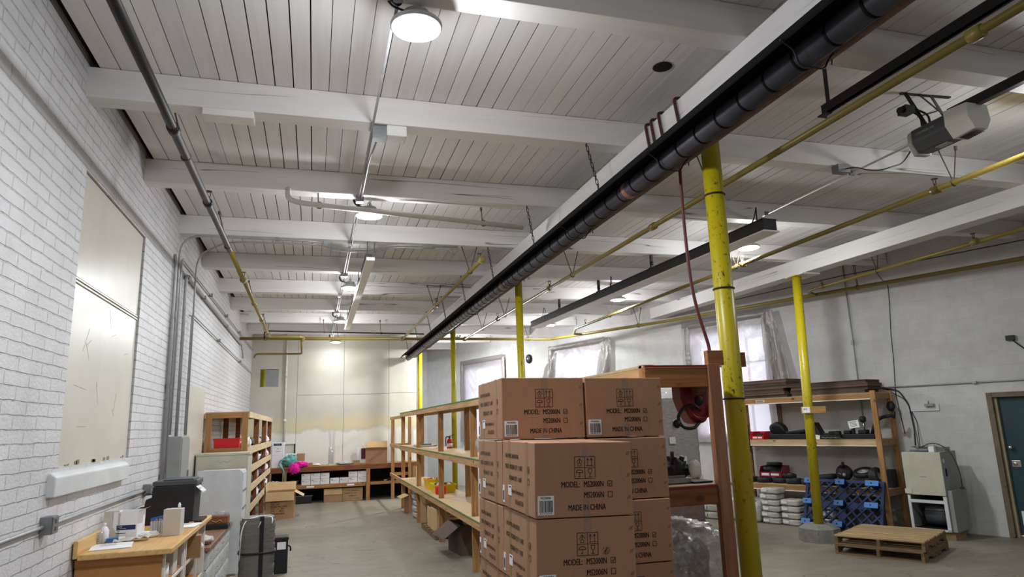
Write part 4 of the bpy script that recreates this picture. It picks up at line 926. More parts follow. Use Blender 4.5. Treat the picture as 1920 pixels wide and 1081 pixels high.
for x, y, tops in ((1.072, 3.31, (1.152, .778, .408)), (1.078, 3.95, (.772, .4)), (1.626, 3.94, (.766, .394))):
    for z in tops:
        r = dup(sc0, label='brown printed carton low in the pile, below the frame', group='printed cartons in the tall pile'); place(r, x, y, z + .003, -.008, .012, 0)
r = thing('skid', 'low skid under the pile of printed cartons', 'skid', (1.62, 3.95, 0)); b = MB(); b.box(-.58, -.66, .0, .58, .66, .022); b.build('board', 'pallet_wood', r)
b = MB(); r9 = random.Random(4)   # torn patch on the second carton
for i in range(12): a = r9.uniform(0, 6); b.bar((1.435 + r9.uniform(-.012, .03), 3.302, 1.345 + r9.uniform(-.015, .03)), (1.435 + .02 * math.cos(a), 3.302, 1.355 + .018 * math.sin(a)), .0018, .001, up=(0, 1, 0))
t_ = b.build('torn_paper', 'carton_dark'); par = [o for o in COL.objects if o.get('label') == STK[1][0]][0]
bpy.context.view_layer.update(); t_.parent = par; t_.matrix_parent_inverse = par.matrix_world.inverted()

# ================================================================== LEFT WALL
SCR = [(-.55, .95, -.42, 1.02), (-.62, .9, -.5, 1.1), (-.45, .85, -.55, .98), (.1, 1.2, .02, 1.35), (.15, 1.12, .28, 1.16), (-.75, .62, -.45, .6), (-.1, .5, -.2, .68), (.4, .45, .45, .62), (.35, .47, .42, .4), (-.6, .3, -.35, .3), (.6, 1.0, .75, 1.03)]
t = thing('boarded_window', 'tall boarded-up window of two beige sheets above a sloping white sill', 'window', (XL, 6.8, 1.79))
b = MB(); b.box(-.035, -.985, .0, -.02, .985, 1.4); b.build('lower_board', 'greige', t)
b = MB(); b.box(-.035, -.985, 1.46, -.02, .985, 2.31); b.build('upper_board', 'greige', t)
b = MB(); b.box(-.035, -.985, 1.4, -.025, .985, 1.46); b.box(-.025, -.98, 1.41, -.012, .98, 1.422); b.box(-.025, -.98, 1.438, -.012, .98, 1.45); b.build('joint_batten', 'greige', t)
b = MB(); b.box(-.11, -1.0, 0, -.04, 1.0, 2.32); b.build('reveal_shade', 'gap', t)  # black slab paints the shade behind the boards
b = MB(); [b.bar((-.0195, y0, z0), (-.0195, y1, z1), .0035, .0008, up=(1, 0, 0)) for y0, z0, y1, z1 in SCR]; b.build('scratches', 'scuff', t)
b = MB(); r5 = random.Random(8); [b.box(-.02, y, .005, -.016, y + r5.uniform(.02, .12), .01 + r5.uniform(.0, .03)) for y in [r5.uniform(-.95, .85) for _ in range(12)]]; b.build('chipped_edge', 'scuff', t)
b = MB(); b.prism([(-.1, -.02), (.02, -.03), (.055, -.06), (.055, -.2), (-.1, -.2)], lambda p: (p[0], -1.18, p[1]), lambda p: (p[0], .82, p[1])); b.build('sill', 'white_dirty', t, bevel=.01)
b = MB(); b.box(XL + .001, 10.8, .2, XL + .03, 12.35, 2.73); tag(b.build('wall_board', 'greige', bevel=.003), 'narrow beige board fixed to the brick wall behind the bin shelving', 'board')

# counter along the brick wall
KZ = 1.1
t = thing('work_counter', 'butcher block work counter with open shelves along the brick wall', 'counter', (XL, 6.28, 0))
b = MB(); b.box(.045, 0, KZ - .045, .72, 2.28, KZ); b.build('countertop', 'butcher', t, bevel=.008)
b = MB(); b.box(.012, 0, KZ - .03, .045, 2.28, KZ + .105); b.build('backsplash', 'butcher', t, bevel=.006)
b = MB(); b.box(.02, .06, .0, .64, .085, KZ - .045); b.build('end_panel', 'mdf', t); b = MB(); b.box(.02, .045, KZ - .1, .64, .06, KZ - .045); b.build('end_cleat', 'mdf', t)
for y in (.06, .95, 1.05, 1.7, 2.2):
    b = MB(); b.box(.64 if y in (.06, .95, 1.7) else .05, y + .025, 0, .66, y + .055, KZ - .045); b.build('upright', 'white', t)
for z in (.18, .5, .79):
    b = MB(); b.box(.04, .09, z - .02, .645, 2.2, z); b.build('shelf', 'mdf', t); b = MB(); b.box(.645, .115, z - .022, .655, 2.2, z + .002); b.build('shelf_edge', 'white', t)
b = MB(); b.box(.025, .085, 0, .04, 2.25, KZ - .045); b.build('back_panel', 'mdf', t)
def flatpaper(name, label, cat, x, y, z, w, d, rz, mat='paper', n_=3):
    t = thing(name, label, cat, (x, y, z), rz)
    b = MB()
    for i in range(n_): 
        a = .02 * math.sin(i * 5); b.box(-w/2, -d/2, i * .0022, w/2, d/2, i * .0022 + .0012, 0, Matrix.Rotation(a * 3, 4, 'Z'))
    b.build('sheets', mat, t)
    b = MB(); [b.box(-w * .3, d * (.3 - .1 * i), n_ * .0022, w * (.1 + .05 * (i % 2)), d * (.3 - .1 * i) + .004, n_ * .0022 + .0004) for i in range(3)]; b.build('printing', 'ink', t)
    return t
flatpaper('paper_sheets', 'loose printed papers on the near corner of the work counter', 'paper', -1.6, 6.62, KZ + .001, .3, .34, .2)
flatpaper('paper_sheets', 'white papers on the counter edge in front of the printer', 'paper', -1.2, 7.66, KZ + .001, .22, .3, -.1, n_=5)
t = thing('envelope_carton', 'open white envelope carton with a navy label on the work counter', 'box', (-1.585, 7.08, KZ), -.1)
w, d, h = .2, .2, .24; b = MB(); q = .005
b.box(-w/2, -d/2, 0, w/2, d/2, q); b.box(-w/2, -d/2, q, w/2, -d/2 + q, h); b.box(-w/2, d/2 - q, q, w/2, d/2, h); b.box(-w/2, -d/2 + q, q, -w/2 + q, d/2 - q, h); b.box(w/2 - q, -d/2 + q, q, w/2, d/2 - q, h); b.build('body', 'paper', t)
b = MB(); b.quad((w/2, -d/2, h), (w/2, d/2, h), (w/2 + .05, d/2, h + .02), (w/2 + .05, -d/2, h + .02)); b.quad((w/2, -d/2, h * .96), (w/2 + .05, -d/2 - .02, h), (w/2 + .05, -d/2 - .02, h * .6), (w/2, -d/2, h * .55)); b.build('flap', 'paper', t)
b = MB(); b.box(-w * .34, -d/2 - .0015, .085, w * .44, -d/2, .125); b.text('ULINE', (-w * .32, -d/2 - .002, .107), (1, 0, 0), (0, 0, 1), .016, 1, 1); b.text('LET ENVELOPES', (-w * .32, -d/2 - .002, .093), (1, 0, 0), (0, 0, 1), .011, .95, 1); b.box(-w * .36, -d/2 - .0015, .055, w * .05, -d/2, .059, 2); b.build('label', ['navy', 'paper', 'ink'], t)
t = thing('spiral_notebook', 'spiral-bound clear-covered notebook leaning on the envelope carton', 'notebook', (-1.7, 6.98, KZ), .1)
b = MB(); b.box(-.07, -.004, 0, .05, .004, .25, 0, Matrix.Rotation(-.12, 4, 'X')); b.build('cover', 'paper_grey', t); b = MB(); [b.sweep(arc((.055, -.0 + .12 * .12 * 0, .012 + i * .0125), .008, 0, 2 * PI, (1, 0, 0), (0, 1, 0), 8)[:-1], .0015, 4, closed=True) for i in range(18)]; b.build('spiral', 'dark_grey_plastic', t)
t = thing('squeeze_bottle', 'translucent white bottle by the wall on the counter', 'bottle', (-1.735, 6.9, KZ)); b = MB(); b.lathe([(.035, 0), (.037, .01), (.037, .1), (.02, .13), (.012, .135)], n=18); b.build('bottle', 'paper', t); b = MB(); b.lathe([(.013, .135), (.013, .16), (.008, .165)], n=12); b.build('cap', 'white', t)
t = thing('clear_tumbler', 'small clear marked cup beside the white bottle', 'cup', (-1.745, 6.8, KZ)); b = MB(); b.lathe([(.028, 0), (.033, .1), (.031, .1), (.026, .004)], n=18); b.build('cup', 'clear', t); b = MB(); [b.box(-.008, -.034, .03 + i * .015, .008, -.031, .032 + i * .015) for i in range(4)]; b.build('markings', 'ink', t)
t = thing('blue_carton', 'small flat blue and white box on the counter', 'box', (-1.63, 6.86, KZ + .009), .2); b = MB(); b.box(-.07, -.03, 0, .02, .03, .03); b.box(.02, -.03, 0, .07, .03, .03, 1); b.build('body', ['blue', 'paper'], t)
t = thing('crumpled_paper', 'crumpled paper bag flat on the counter before the envelope carton', 'paper', (-1.5, 6.86, KZ)); b = MB(); b.grid(lambda u, v: (-.14 + .28 * u, -.06 + .14 * v, .004 + .05 * abs(MN.noise(Vector((u * 4, v * 3, 2)))) + .02 * u), 18, 12); b.build('bag', 'paper_grey', t)
t = thing('tall_carton', 'tall plain white carton standing on the work counter', 'box', (-1.22, 7.08, KZ), -.12); b = MB(); b.box(-.075, -.05, 0, .075, .06, .232); b.build('body', 'paper_grey', t, bevel=.003); b = MB(); b.box(-.03, -.02, .233, .03, .03, .236); b.build('tape', 'paper', t)
t = thing('correction_bottle', 'tiny white bottle standing on top of the tall white carton', 'bottle', (-1.18, 7.1, KZ + .2365)); b = MB(); b.lathe([(.013, 0), (.013, .03), (.007, .036), (.007, .045)], n=12); b.build('bottle', 'paper', t)
t = thing('pen_cup', 'clear pen holder on the counter behind the tall white carton', 'holder', (-1.37, 7.2, KZ)); b = MB(); b.box(-.06, -.03, 0, .05, -.026, .12); b.box(-.06, .03, 0, .05, .034, .12); b.box(-.06, -.026, 0, -.056, .03, .12); b.box(.046, -.026, 0, .05, .03, .12); b.build('holder', 'clear', t)
b = MB(); [b.cyl((-.04 + .02 * i, 0, .01), (-.045 + .022 * i, .01, .13 + .01 * (i % 3)), .005, 6, i % 2) for i in range(5)]; b.build('pens', ['ink', 'blue'], t)
t = thing('tape_dispenser', 'yellow tape gun with a blue grip on the counter', 'tape gun', (-1.42, 7.5, KZ)); b = MB(); b.lathe([(.03, -.03), (.055, -.03), (.055, .03), (.03, .03)], (0, 0, .056), 20, 0, Matrix.Rotation(PI / 2, 4, 'X')); b.build('tape_roll', 'kraft', t); b = MB(); b.bar((-.07, 0, .1), (.06, 0, .125), .035, .03); b.build('grip', 'blue', t); b = MB(); b.box(-.1, -.04, 0, .1, .04, .02); b.build('base', 'yellow_bin', t)
t = thing('glue_bottle', 'small white capped bottle beside the tape gun', 'bottle', (-1.3, 7.5, KZ)); b = MB(); b.lathe([(.024, 0), (.025, .07), (.012, .09)], n=14); b.build('bottle', 'paper', t); b = MB(); b.lathe([(.012, .09), (.01, .12), (0, .125)], n=10); b.build('cap', 'white', t)
o = MB(); o.blob((-1.42, 7.05, KZ + .022), (.09, .06, .03), 8, 10, .5, 0, 4); tag(o.build('tissue', 'paper'), 'crumpled white tissue in front of the pen holder', 'tissue')
o = MB(); o.box(-.02, -.08, .001, .02, .08, .012, 0, Matrix.Translation((-1.19, 7.92, KZ))); tag(o.build('cardboard_scrap', 'carton'), 'scrap of brown card by the printer foot', 'card')
# printer
t = thing('printer', 'bulky black laser printer on the work counter', 'printer', (-1.44, 8.12, KZ))
b = MB(); b.prism([(-.2, .0), (.255, .0), (.26, .2), (.265, .38), (-.14, .38), (-.145, .27), (-.2, .255), (-.215, .13), (-.2, .12)], lambda p: (p[0], -.2, p[1]), lambda p: (p[0], .22, p[1])); b.build('body', 'matte_black', t, bevel=.01)
b = MB(); b.box(-.145, -.195, .382, .28, .215, .43); b.box(-.05, -.17, .43, .24, .19, .445); b.build('scanner_lid', 'dark_grey_plastic', t, bevel=.01)
b = MB(); b.box(-.31, -.17, .115, -.19, .17, .155); b.box(-.2, -.206, .0, .12, -.2, .14); b.build('rear_tray', 'matte_black', t)
b = MB(); b.quad((.265, -.15, .36), (.265, .12, .36), (.33, .12, .3), (.33, -.15, .3)); b.quad((.266, -.15, .35), (.33, -.15, .295), (.33, .12, .295), (.266, .12, .35)); b.box(.28, -.1, .325, .3, .05, .345, 1); b.build('control_panel', ['grey_plastic', 'paper'], t)
b = MB(); b.box(.18, -.19, -.0, .34, .2, .02); b.build('output_tray', 'matte_black', t)
b = MB(); b.sweep(fillet([(-.14, .1, .26), (-.25, .1, .3), (-.3, .2, .25), (-.33, .4, .3)], .06, 5), .007, 6); b.build('power_cord', 'black', t)
# items in the counter shelves
b = MB(); b.lathe([(.11, 0), (.11, .13)], (-1.27, 6.66, .792), 24); tag(b.build('tape_roll', 'paper'), 'wide white roll on the upper shelf of the work counter', 'roll')
t = thing('file_box', 'pale open file box on the upper shelf of the work counter', 'box', (-1.42, 7.0, .79)); b = MB(); b.box(-.2, -.1, 0, .25, .1, .2); b.build('body', 'paper_grey', t, bevel=.004)
t = thing('paper_sack', 'brown paper envelope sticking out of the counter shelf', 'envelope', (-1.16, 7.72, .79)); b = MB(); b.box(-.14, -.03, .0, .1, .03, .22, 0, Matrix.Rotation(.15, 4, 'X')); b.build('envelope', 'carton_tan', t)
t = thing('plastic_bag', 'green and white crumpled bag on the counter shelf', 'bag', (-1.2, 7.96, .79)); b = MB(); b.blob((0, 0, .07), (.12, .09, .07), 3, 10, .5, 0, 3.5); b.build('bag', 'paper', t); b = MB(); b.blob((.02, -.05, .1), (.08, .07, .06), 6, 10, .5, 0, 3.5); b.build('green_print', 'aqua_strap', t)
# drawer cabinet
t = thing('drawer_cabinet', 'low white drawer cabinet with a brown top beyond the work counter', 'cabinet', (XL, 8.62, 0))
b = MB(); b.box(.02, 0, .0, .66, 2.2, .7); b.build('carcass', 'white_dirty', t); b = MB(); b.box(.01, -.02, .7, .71, 2.24, .745); b.build('worktop', 'brown_top', t, bevel=.005)
for y0 in (.02, .57, 1.12, 1.67):
    for z0, z1 in ((.5, .68), (.28, .48), (.05, .26)):
        b = MB(); b.box(.66, y0, z0, .68, y0 + .51, z1); b.box(.68, y0 + .02, z0 + .02, .684, y0 + .49, z1 - .02); f = b.build('drawer', 'white_dirty', t, bevel=.003)
        b = MB(); zc = (z0 + z1) / 2; b.sweep(fillet([(.684, y0 + .2, zc), (.71, y0 + .2, zc), (.71, y0 + .31, zc), (.684, y0 + .31, zc)], .01, 3), .004, 6); b.build('handle', 'steel', f)
t = thing('wooden_box', 'brown wooden box of clear plastic bits on the drawer cabinet', 'box', (-1.2, 10.25, .806)); b = MB(); b.box(-.14, -.1, 0, .12, .1, .1); b.build('body', 'lumber_dark', t, bevel=.004); b = MB(); b.blob((0, 0, .12), (.1, .07, .03), 5, 10, .5, 0, 4); b.build('plastic_bits', 'clear', t); b = MB(); b.sweep(fillet([(-.08, -.104, .05), (-.02, -.11, .02), (.02, -.11, .06), (.05, -.107, .03)], .03, 4), .004, 6); b.build('cord', 'pine_pale', t)
t = thing('black_case', 'flat black case under the wooden box on the drawer cabinet', 'case', (-1.2, 10.22, .745)); b = MB(); b.box(-.16, -.13, 0, .13, .13, .06); b.build('body', 'matte_black', t, bevel=.006)
t = thing('tool_bag', 'small plastic bag of tools at the near end of the drawer cabinet', 'bag', (-1.22, 8.85, .745)); b = MB(); b.blob((0, 0, .05), (.13, .1, .05), 12, 10, .5, 0, 4); b.build('bag', 'paper_grey', t); b = MB(); b.box(-.03, .06, .0, .1, .2, .015); b.build('tool', 'dark_grey_plastic', t)
# cabinets at the end of the bin shelving
t = thing('white_cabinet', 'big scuffed white cabinet standing beyond the drawer cabinet', 'cabinet', (-1.6, 10.92, 0))
b = MB(); b.box(0, .02, 0, .6, .62, 1.45); b.build('carcass', 'white_dirty', t, bevel=.006); b = MB(); b.box(-.005, 0, .02, .575, .018, 1.47); b.build('side_sheet', 'white_dirty', t, bevel=.003)
for i in range(4): b = MB(); b.box(.6, .05 + i * .14, .05, .618, .17 + i * .14, 1.42); f = b.build('door', 'white_dirty', t, bevel=.003); b = MB(); [b.box(.618, .06 + i * .14, z, .63, .16 + i * .14, z + .02) for z in (.4, .62, .9, 1.15)]; b.build('hinge', 'galv', f)
t = thing('green_cabinet', 'pale green cabinet rising behind the white cabinet', 'cabinet', (-1.745, 11.64, 0)); b = MB(); b.box(0, 0, 0, .76, .76, 1.66); b.build('carcass', 'cream', t, bevel=.006); b = MB(); b.box(-.005, -.01, 1.66, .78, .77, 1.69); b.build('top_edge', 'cream', t); b = MB(); b.sweep([(.3 + .03 * i, -.004, 1.56 + .02 * math.sin(i * 2.2)) for i in range(8)], .002, 4); b.build('scribble', 'box_grey', t)
# bin shelving
t = thing('bin_shelving', 'brown wooden shelving of bagged parts along the brick wall', 'shelving', (-1.76, 12.5, 0))
BY = [0, 2.4, 4.7, 6.75]
for i, y in enumerate(BY):
    for x in (0, .58): b = MB(); b.box(x, y, 0, x + .1, y + .05, 2.34); b.build('post', 'lumber_z' if i == 0 else 'lumber_dark', t, bevel=.003)
b = MB(); b.box(.1, 0, 2.25, .58, .045, 2.34); b.build('end_rail', 'lumber_x', t); b = MB(); b.box(.1, 0, 1.66, .58, .045, 1.75); b.build('end_rail', 'lumber_x', t)
b = MB(); b.box(.68, -.0, 2.25, .70, 6.8, 2.35); b.build('top_rail', 'pine_pale', t); b = MB(); b.box(.0, 0, 2.34, .69, 6.8, 2.355); b.build('top_board', 'ply', t); b = MB(); b.box(-.02, 0, 2.25, 0, 6.8, 2.34); b.build('back_rail', 'lumber_y', t)
BL = [1.66, 1.32, .98, .62]
for z in BL:
    b = MB(); b.box(.0, .05, z - .02, .68, 6.75, z); b.build('shelf_board', 'ply', t)
    for a, c in zip(BY, BY[1:]): b = MB(); b.box(.68, a + .01, z - .03, .695, c + .01, z + .1); b.build('fascia', 'pine_pale', t)
bin_('red_crate', 'bright red plastic crate in the near end of the bin shelving', (-1.42, 12.75, 1.752 - .09), .42, .36, .25, 0, 'red')
rows = ['top', 'second', 'third', 'lowest']; bays = ['nearest', 'middle', 'farthest']
cols = [['bag', 'bag', 'grey_plastic'], ['matte_black', 'paper', 'red'], ['paper', 'matte_black', 'red'], ['dark_grey_plastic', 'bag', 'navy']]
cols[0] = ['paper', 'yellow_bin', 'paper']
names_ = {'bag': 'white', 'paper': 'white', 'grey_plastic': 'grey', 'matte_black': 'black', 'red': 'red', 'yellow_bin': 'yellow', 'dark_grey_plastic': 'dark grey', 'navy': 'navy'}
for i, z in enumerate(BL):
    for j in range(3):
        y0 = BY[j] + 12.5; y1 = BY[j + 1] + 12.5; c = cols[i][j]
        r = thing('parts_bag', 'heap of %s bagged parts in the %s row, %s bay of the bin shelving' % (names_[c], rows[i], bays[j]), 'bags', (-1.27, (y0 + y1) / 2, z))
        b = MB(); b.blob((0, -.1, .14), (.15, (y1 - y0) * .33, .11), i * 5 + j, 14, .32, 0, 3.2); b.build('bag', c, r)
        b = MB(); b.blob((.1, -.55, .16), (.075, .28, .11), i * 7 + j, 12, .35, 0, 3.5); b.build('second_bag', 'bag' if c != 'bag' else 'paper', r)
        b = MB(); b.blob((.09, .5, .14), (.075, .24, .1), i * 3 + j, 12, .35, 0, 4); b.build('dark_part', 'matte_black' if j < 2 else 'paper', r)
t = thing('plastic_bag', 'clear and green plastic bag of parts on the floor under the bin shelving', 'bag', (-1.24, 14.0, 0)); b = MB(); b.blob((0, 0, .16), (.2, .3, .17), 31, 14, .3); b.build('bag', 'bag', t); b = MB(); b.box(-.05, -.3, .2, .1, -.25, .3); b.build('green_label', 'aqua_strap', t)
# open carton on the floor
carton('cardboard_box', 'large open brown carton on the floor at the end of the bin shelving', (-.71, 17.52, 0), .64, .62, .6, -.03, 'carton_tan', open_=True, flaps=(('f', -78, .2), ('r', -30, .24), ('b', 55, .22), ('l', 85, .18)),
       txt=[('REMARKS:', -.2, .36, .05), ('S/NO. NET', -.2, .31, .05), ('MODEL NO. 110476', -.2, .26, .05), ('QTY.     1     SET', -.2, .21, .05), ('G.W.        38 KG', -.2, .16, .05), ('MADE IN CHINA', -.2, .1, .05)])
# strapped pile of grey sheets and the black bin
t = thing('strapped_sheets', 'tall strapped pile of grey folded sheets beside the drawer cabinet', 'sheet pile', (-.53, 7.72, 0), .1)
b = MB()
for i in range(34):
    z = i * .0335; dx = .003 * math.sin(i * 2.1); rx = .17 - (0.012 if i == 33 else 0); pr2 = []
    for a in range(28):
        an = 2 * PI * a / 28; cx2, sy2 = math.cos(an), math.sin(an); q = (abs(cx2) ** 3.2 + abs(sy2) ** 3.2) ** (-1 / 3.2); pr2.append((dx + rx * q * cx2, .15 * q * sy2))
    zz = lambda p, z=z: z + .012 * math.cos(p[0] * 9 + .3)
    b.prism(pr2, lambda p: (p[0], p[1], z + .0004 + .03 * (1 if i else 0) * (.5 - abs(p[0]) * 3) * .3), lambda p: (p[0], p[1], z + .0329 + .03 * (.5 - abs(p[0]) * 3) * .3))
b.build('sheets', 'grey_cards', t)
b = MB(); H_ = 34 * .0335
b.box(.015, -.158, .0, .055, -.153, H_ + .012); b.box(.015, -.158, H_ + .008, .055, .155, H_ + .013)
b.sweep([(.176 * q * math.cos(a), .156 * q * math.sin(a), .8) for a in [2 * PI * i / 32 for i in range(32)] for q in [(abs(math.cos(a)) ** 3.2 + abs(math.sin(a)) ** 3.2) ** (-1 / 3.2)]], .012, 4, closed=True); b.build('black_strap', 'matte_black', t)
b = MB(); b.sweep(fillet([(-.165, -.155, .75), (-.16, -.156, 1.02), (-.12, -.13, 1.13), (.02, -.06, 1.155), (.14, -.12, 1.14), (.13, -.158, 1.08)], .05, 5), .006, 6); b.sweep(fillet([(.02, -.06, 1.155), (.03, -.157, 1.12), (.0, -.158, 1.05)], .03, 4), .005, 6); b.build('white_cord', 'paper', t)
t = thing('black_bin', 'black upright bin with a white label standing behind the strapped pile', 'bin', (-.47, 10.85, 0), .05); b = MB(); b.box(-.3, -.13, 0, .15, .13, .5); b.build('body', 'matte_black', t, bevel=.012); b = MB(); b.box(-.31, -.14, .46, .16, .14, .49); b.build('rim', 'matte_black', t); b = MB(); b.box(.0, -.134, .33, .12, -.131, .43); b.build('label', 'paper', t); b = MB(); b.sweep(fillet([(.15, 0, .36), (.19, 0, .34), (.19, 0, .28)], .02, 3), .012, 6); b.build('handle', 'matte_black', t)

# ================================================================== BACK BENCH
t = thing('long_bench', 'long rough wooden bench against the beige back wall', 'workbench', (-1.15, 20.22, 0))
b = MB(); b.box(0, 0, .965, 4.1, .74, 1.0); b.build('bench_top', 'lumber_x', t); b = MB(); b.box(.0, -.03, .86, 4.1, 0, .99); b.build('front_apron', 'lumber_dark', t)
b = MB(); b.box(.45, -.02, .40, 2.62, .02, .50); b.build('shelf_apron', 'lumber_x', t); b = MB(); b.box(.1, 0.02, .47, 2.62, .7, .5); b.build('lower_shelf', 'ply', t)
b = MB(); b.box(2.75, -.02, .42, 4.1, .02, .5); b.build('shelf_apron', 'lumber_x', t); b = MB(); b.box(2.75, .02, .46, 4.1, .7, .48); b.build('lower_shelf', 'lumber_dark', t)
for x in (.35, 2.63, 3.95):
    b = MB(); b.box(x, -.06, 0, x + .11, -.02 if x < 3 else .0, .88); b.build('leg', 'lumber_z', t)
    b = MB(); b.box(x, .6, 0, x + .1, .7, .96); b.build('leg', 'lumber_dark', t)
b = MB(); b.box(.02, .7, 0.02, 4.08, .71, .95); b.build('back_panel', 'gap', t); b = MB(); [b.box(x, -.024, .43, x + .2, -.021, .475) for x in (1.0, 2.1)]; b.build('shelf_label', 'paper', t)  # back_panel here is a black sheet painting shade under the bench
BZ = 1.001
def white_box(x, y, z, w, d, h, label, group, lab=True):
    r = thing('white_carton', label, 'box', (x, y, z), 0, group); b = MB(); b.box(-w/2, -d/2, 0, w/2, d/2, h); b.build('body', 'paper', r, bevel=.003)
    if lab: b = MB(); b.box(-w * .4, -d/2 - .002, h * .72, -w * .2, -d/2 - .0005, h * .8); b.box(-w * .4, -d/2 - .002, h * .55, w * .2, -d/2 - .0005, h * .58); b.build('print', 'ink', r)
    return r
xs = [(-.17, 2), (.085, 2), (.34, 2), (.61, 1), (.87, 1), (1.12, 2), (1.375, 2)]
od = ['first', 'second', 'third', 'fourth', 'fifth', 'sixth', 'seventh']
for i, (x, n_) in enumerate(xs):
    for k in range(n_): white_box(x, 20.42, .501 + k * .156, .245, .3, .15, '%s small white carton in the %s column from the pink cloth' % ('upper' if k else ('lower' if n_ == 2 else 'lone'), od[i]), 'small white cartons on the bench shelf')
for nm, x, y, z, w, d, h in (('upper white carton with a navy label stacked on the bench corner', -.95, 20.55, BZ + .34, .32, .3, .35), ('lower white carton of the stack on the bench corner', -.95, 20.55, BZ, .32, .3, .338), ('white carton with a navy label behind the pink cloth', -.58, 20.68, BZ, .3, .25, .36)):
    r = white_box(x, y, z, w, d, h, nm, None, False)
    if 'navy' in nm:
        b = MB(); b.box(-w * .36, -d/2 - .003, h * .76, w * .3, -d/2 - .0005, h * .92); b.text('ULINE', (0, -d/2 - .004, h * .8), (1, 0, 0), (0, 0, 1), .045, 1, 1, 'c'); b.box(-.02, -d/2 - .003, h * .5, .02, -d/2 - .0005, h * .53, 2); b.box(-.06, -d/2 - .003, h * .3, .06, -d/2 - .0005, h * .32, 2); b.build('label', ['navy', 'paper', 'navy'], r)
r = thing('small_carton', 'brown and white carton on the bench beside the pink cloth', 'box', (-.33, 20.6, BZ)); b = MB(); b.box(-.12, -.1, 0, .12, .1, .15); b.box(-.11, -.1, .15, .11, .1, .36, 1); b.build('body', ['paper', 'carton_tan'], r)
carton('cardboard_box', 'little flat tan carton on the bench near the pink cloth', (-.1, 20.5, BZ), .2, .16, .09, 0, 'carton_tan')
carton('cardboard_box', 'little flat tan carton on the bench near the open carton', (1.22, 20.55, BZ), .2, .16, .1, 0, 'carton_tan')
t = thing('teal_bag', 'crumpled teal bag with a hanging strap on the bench', 'bag', (-.62, 20.4, BZ)); b = MB(); b.blob((0, 0, .16), (.2, .15, .17), 17, 16, .35, 0, 3); b.build('bag', 'teal', t); b = MB(); b.sweep(fillet([(-.1, -.1, .22), (-.27, -.12, .2), (-.28, -.14, .05), (-.14, -.24, -.06), (-.14, -.245, -.35)], .12, 6), .022, 6); b.build('strap', 'teal', t)
t = thing('pink_cloth', 'hot pink cloth heaped on the bench and hanging over its edge', 'cloth', (-.33, 20.3, BZ)); b = MB(); b.blob((0, -.02, .06), (.2, .14, .085), 23, 20, .45, 0, 4); b.blob((-.15, -.19, -.04), (.14, .045, .13), 25, 16, .4, 0, 4); b.build('cloth', 'pink', t)
t = thing('acrylic_tube', 'clear upright acrylic tube on the bench against the wall', 'tube', (.5, 20.62, BZ)); b = MB(); b.lathe([(.07, 0), (.07, .5), (.064, .5), (.064, .005)], n=24); b.build('tube', 'clear', t); b = MB(); b.lathe([(.072, 0), (.072, .012)], n=24); b.build('base_ring', 'paper', t)
o = MB(); o.blob((.1, 20.5, BZ + .03), (.12, .08, .03), 9, 10, .5, 0, 4); tag(o.build('foam_scrap', 'paper'), 'white foam scrap on the bench left of the acrylic tube', 'scrap')
o = MB(); o.blob((.88, 20.36, BZ + .04), (.22, .13, .045), 13, 14, .5, 0, 4); tag(o.build('grey_rag', 'grey_plastic'), 'grey rag on the bench edge left of the little tan carton', 'rag')
t = thing('maroon_panel', 'dark maroon panel with a white edge leaning on the wall above the bench', 'panel', (1.46, 20.9, BZ)); b = MB(); b.box(-.08, .0, .12, .2, .02, .42); b.build('panel', 'maroon', t); b = MB(); b.box(-.2, .02, 0, -.05, .05, .42); b.box(-.05, .02, .0, .2, .05, .12); b.build('white_edge', 'paper', t)
carton('cardboard_box', 'open brown carton standing on the right of the bench', (1.8, 20.55, BZ), .62, .45, .42, -.12, 'carton', open_=True, flaps=(('f', 18, .12), ('r', 50, .2), ('l', 55, .16), ('b', 75, .2)))
o = MB(); o.box(1.62, 20.45, 1.25, 1.95, 20.65, 1.47); tag(o.build('inner_carton', 'carton_pale'), 'pale carton showing inside the open carton on the bench', 'box')
carton('cardboard_box', 'brown carton under the bench with its flap folded down', (.57, 20.48, 0), .5, .4, .36, .03, 'carton', open_=True, flaps=(('f', -84, .16),))
carton('cardboard_box', 'printed brown carton under the bench beside the leg', (1.12, 20.48, 0), .56, .4, .36, -.02, 'carton_tan', txt=[('O-WHEEL BALANCING', -.2, .27, .04), ('MS2000N QTY: 1 UNIT', -.22, .2, .04), ('MS2006N QTY', -.1, .13, .04), ('Enterprises', .06, .06, .035)], tcol='ink_brown')
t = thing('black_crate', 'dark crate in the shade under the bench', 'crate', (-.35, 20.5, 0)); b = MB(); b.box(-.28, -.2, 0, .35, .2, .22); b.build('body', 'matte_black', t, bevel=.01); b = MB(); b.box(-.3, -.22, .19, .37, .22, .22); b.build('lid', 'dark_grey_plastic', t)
for k, (x, m_, l) in enumerate(((-1.0, 'paper', 'white small parts on the bench shelf beside the bin shelving'), (-.55, 'dark_grey_plastic', 'dark small parts on the bench shelf behind the leg'))):
    o = MB(); o.blob((x, 20.35, .57), (.16, .12, .07), 40 + k, 10, .5, 0, 4); tag(o.build('loose_parts', m_), l, 'parts')
o = MB(); o.grid(lambda u, v: (2.0 + .3 * u, 20.3 + .15 * v, .49 + .2 * u * (1 - v) * (1 - abs(2 * u - 1)) + .04 * v), 8, 6); tag(o.build('crumpled_paper', 'carton_pale'), 'crumpled tan paper on the lower shelf at the right of the bench', 'paper')

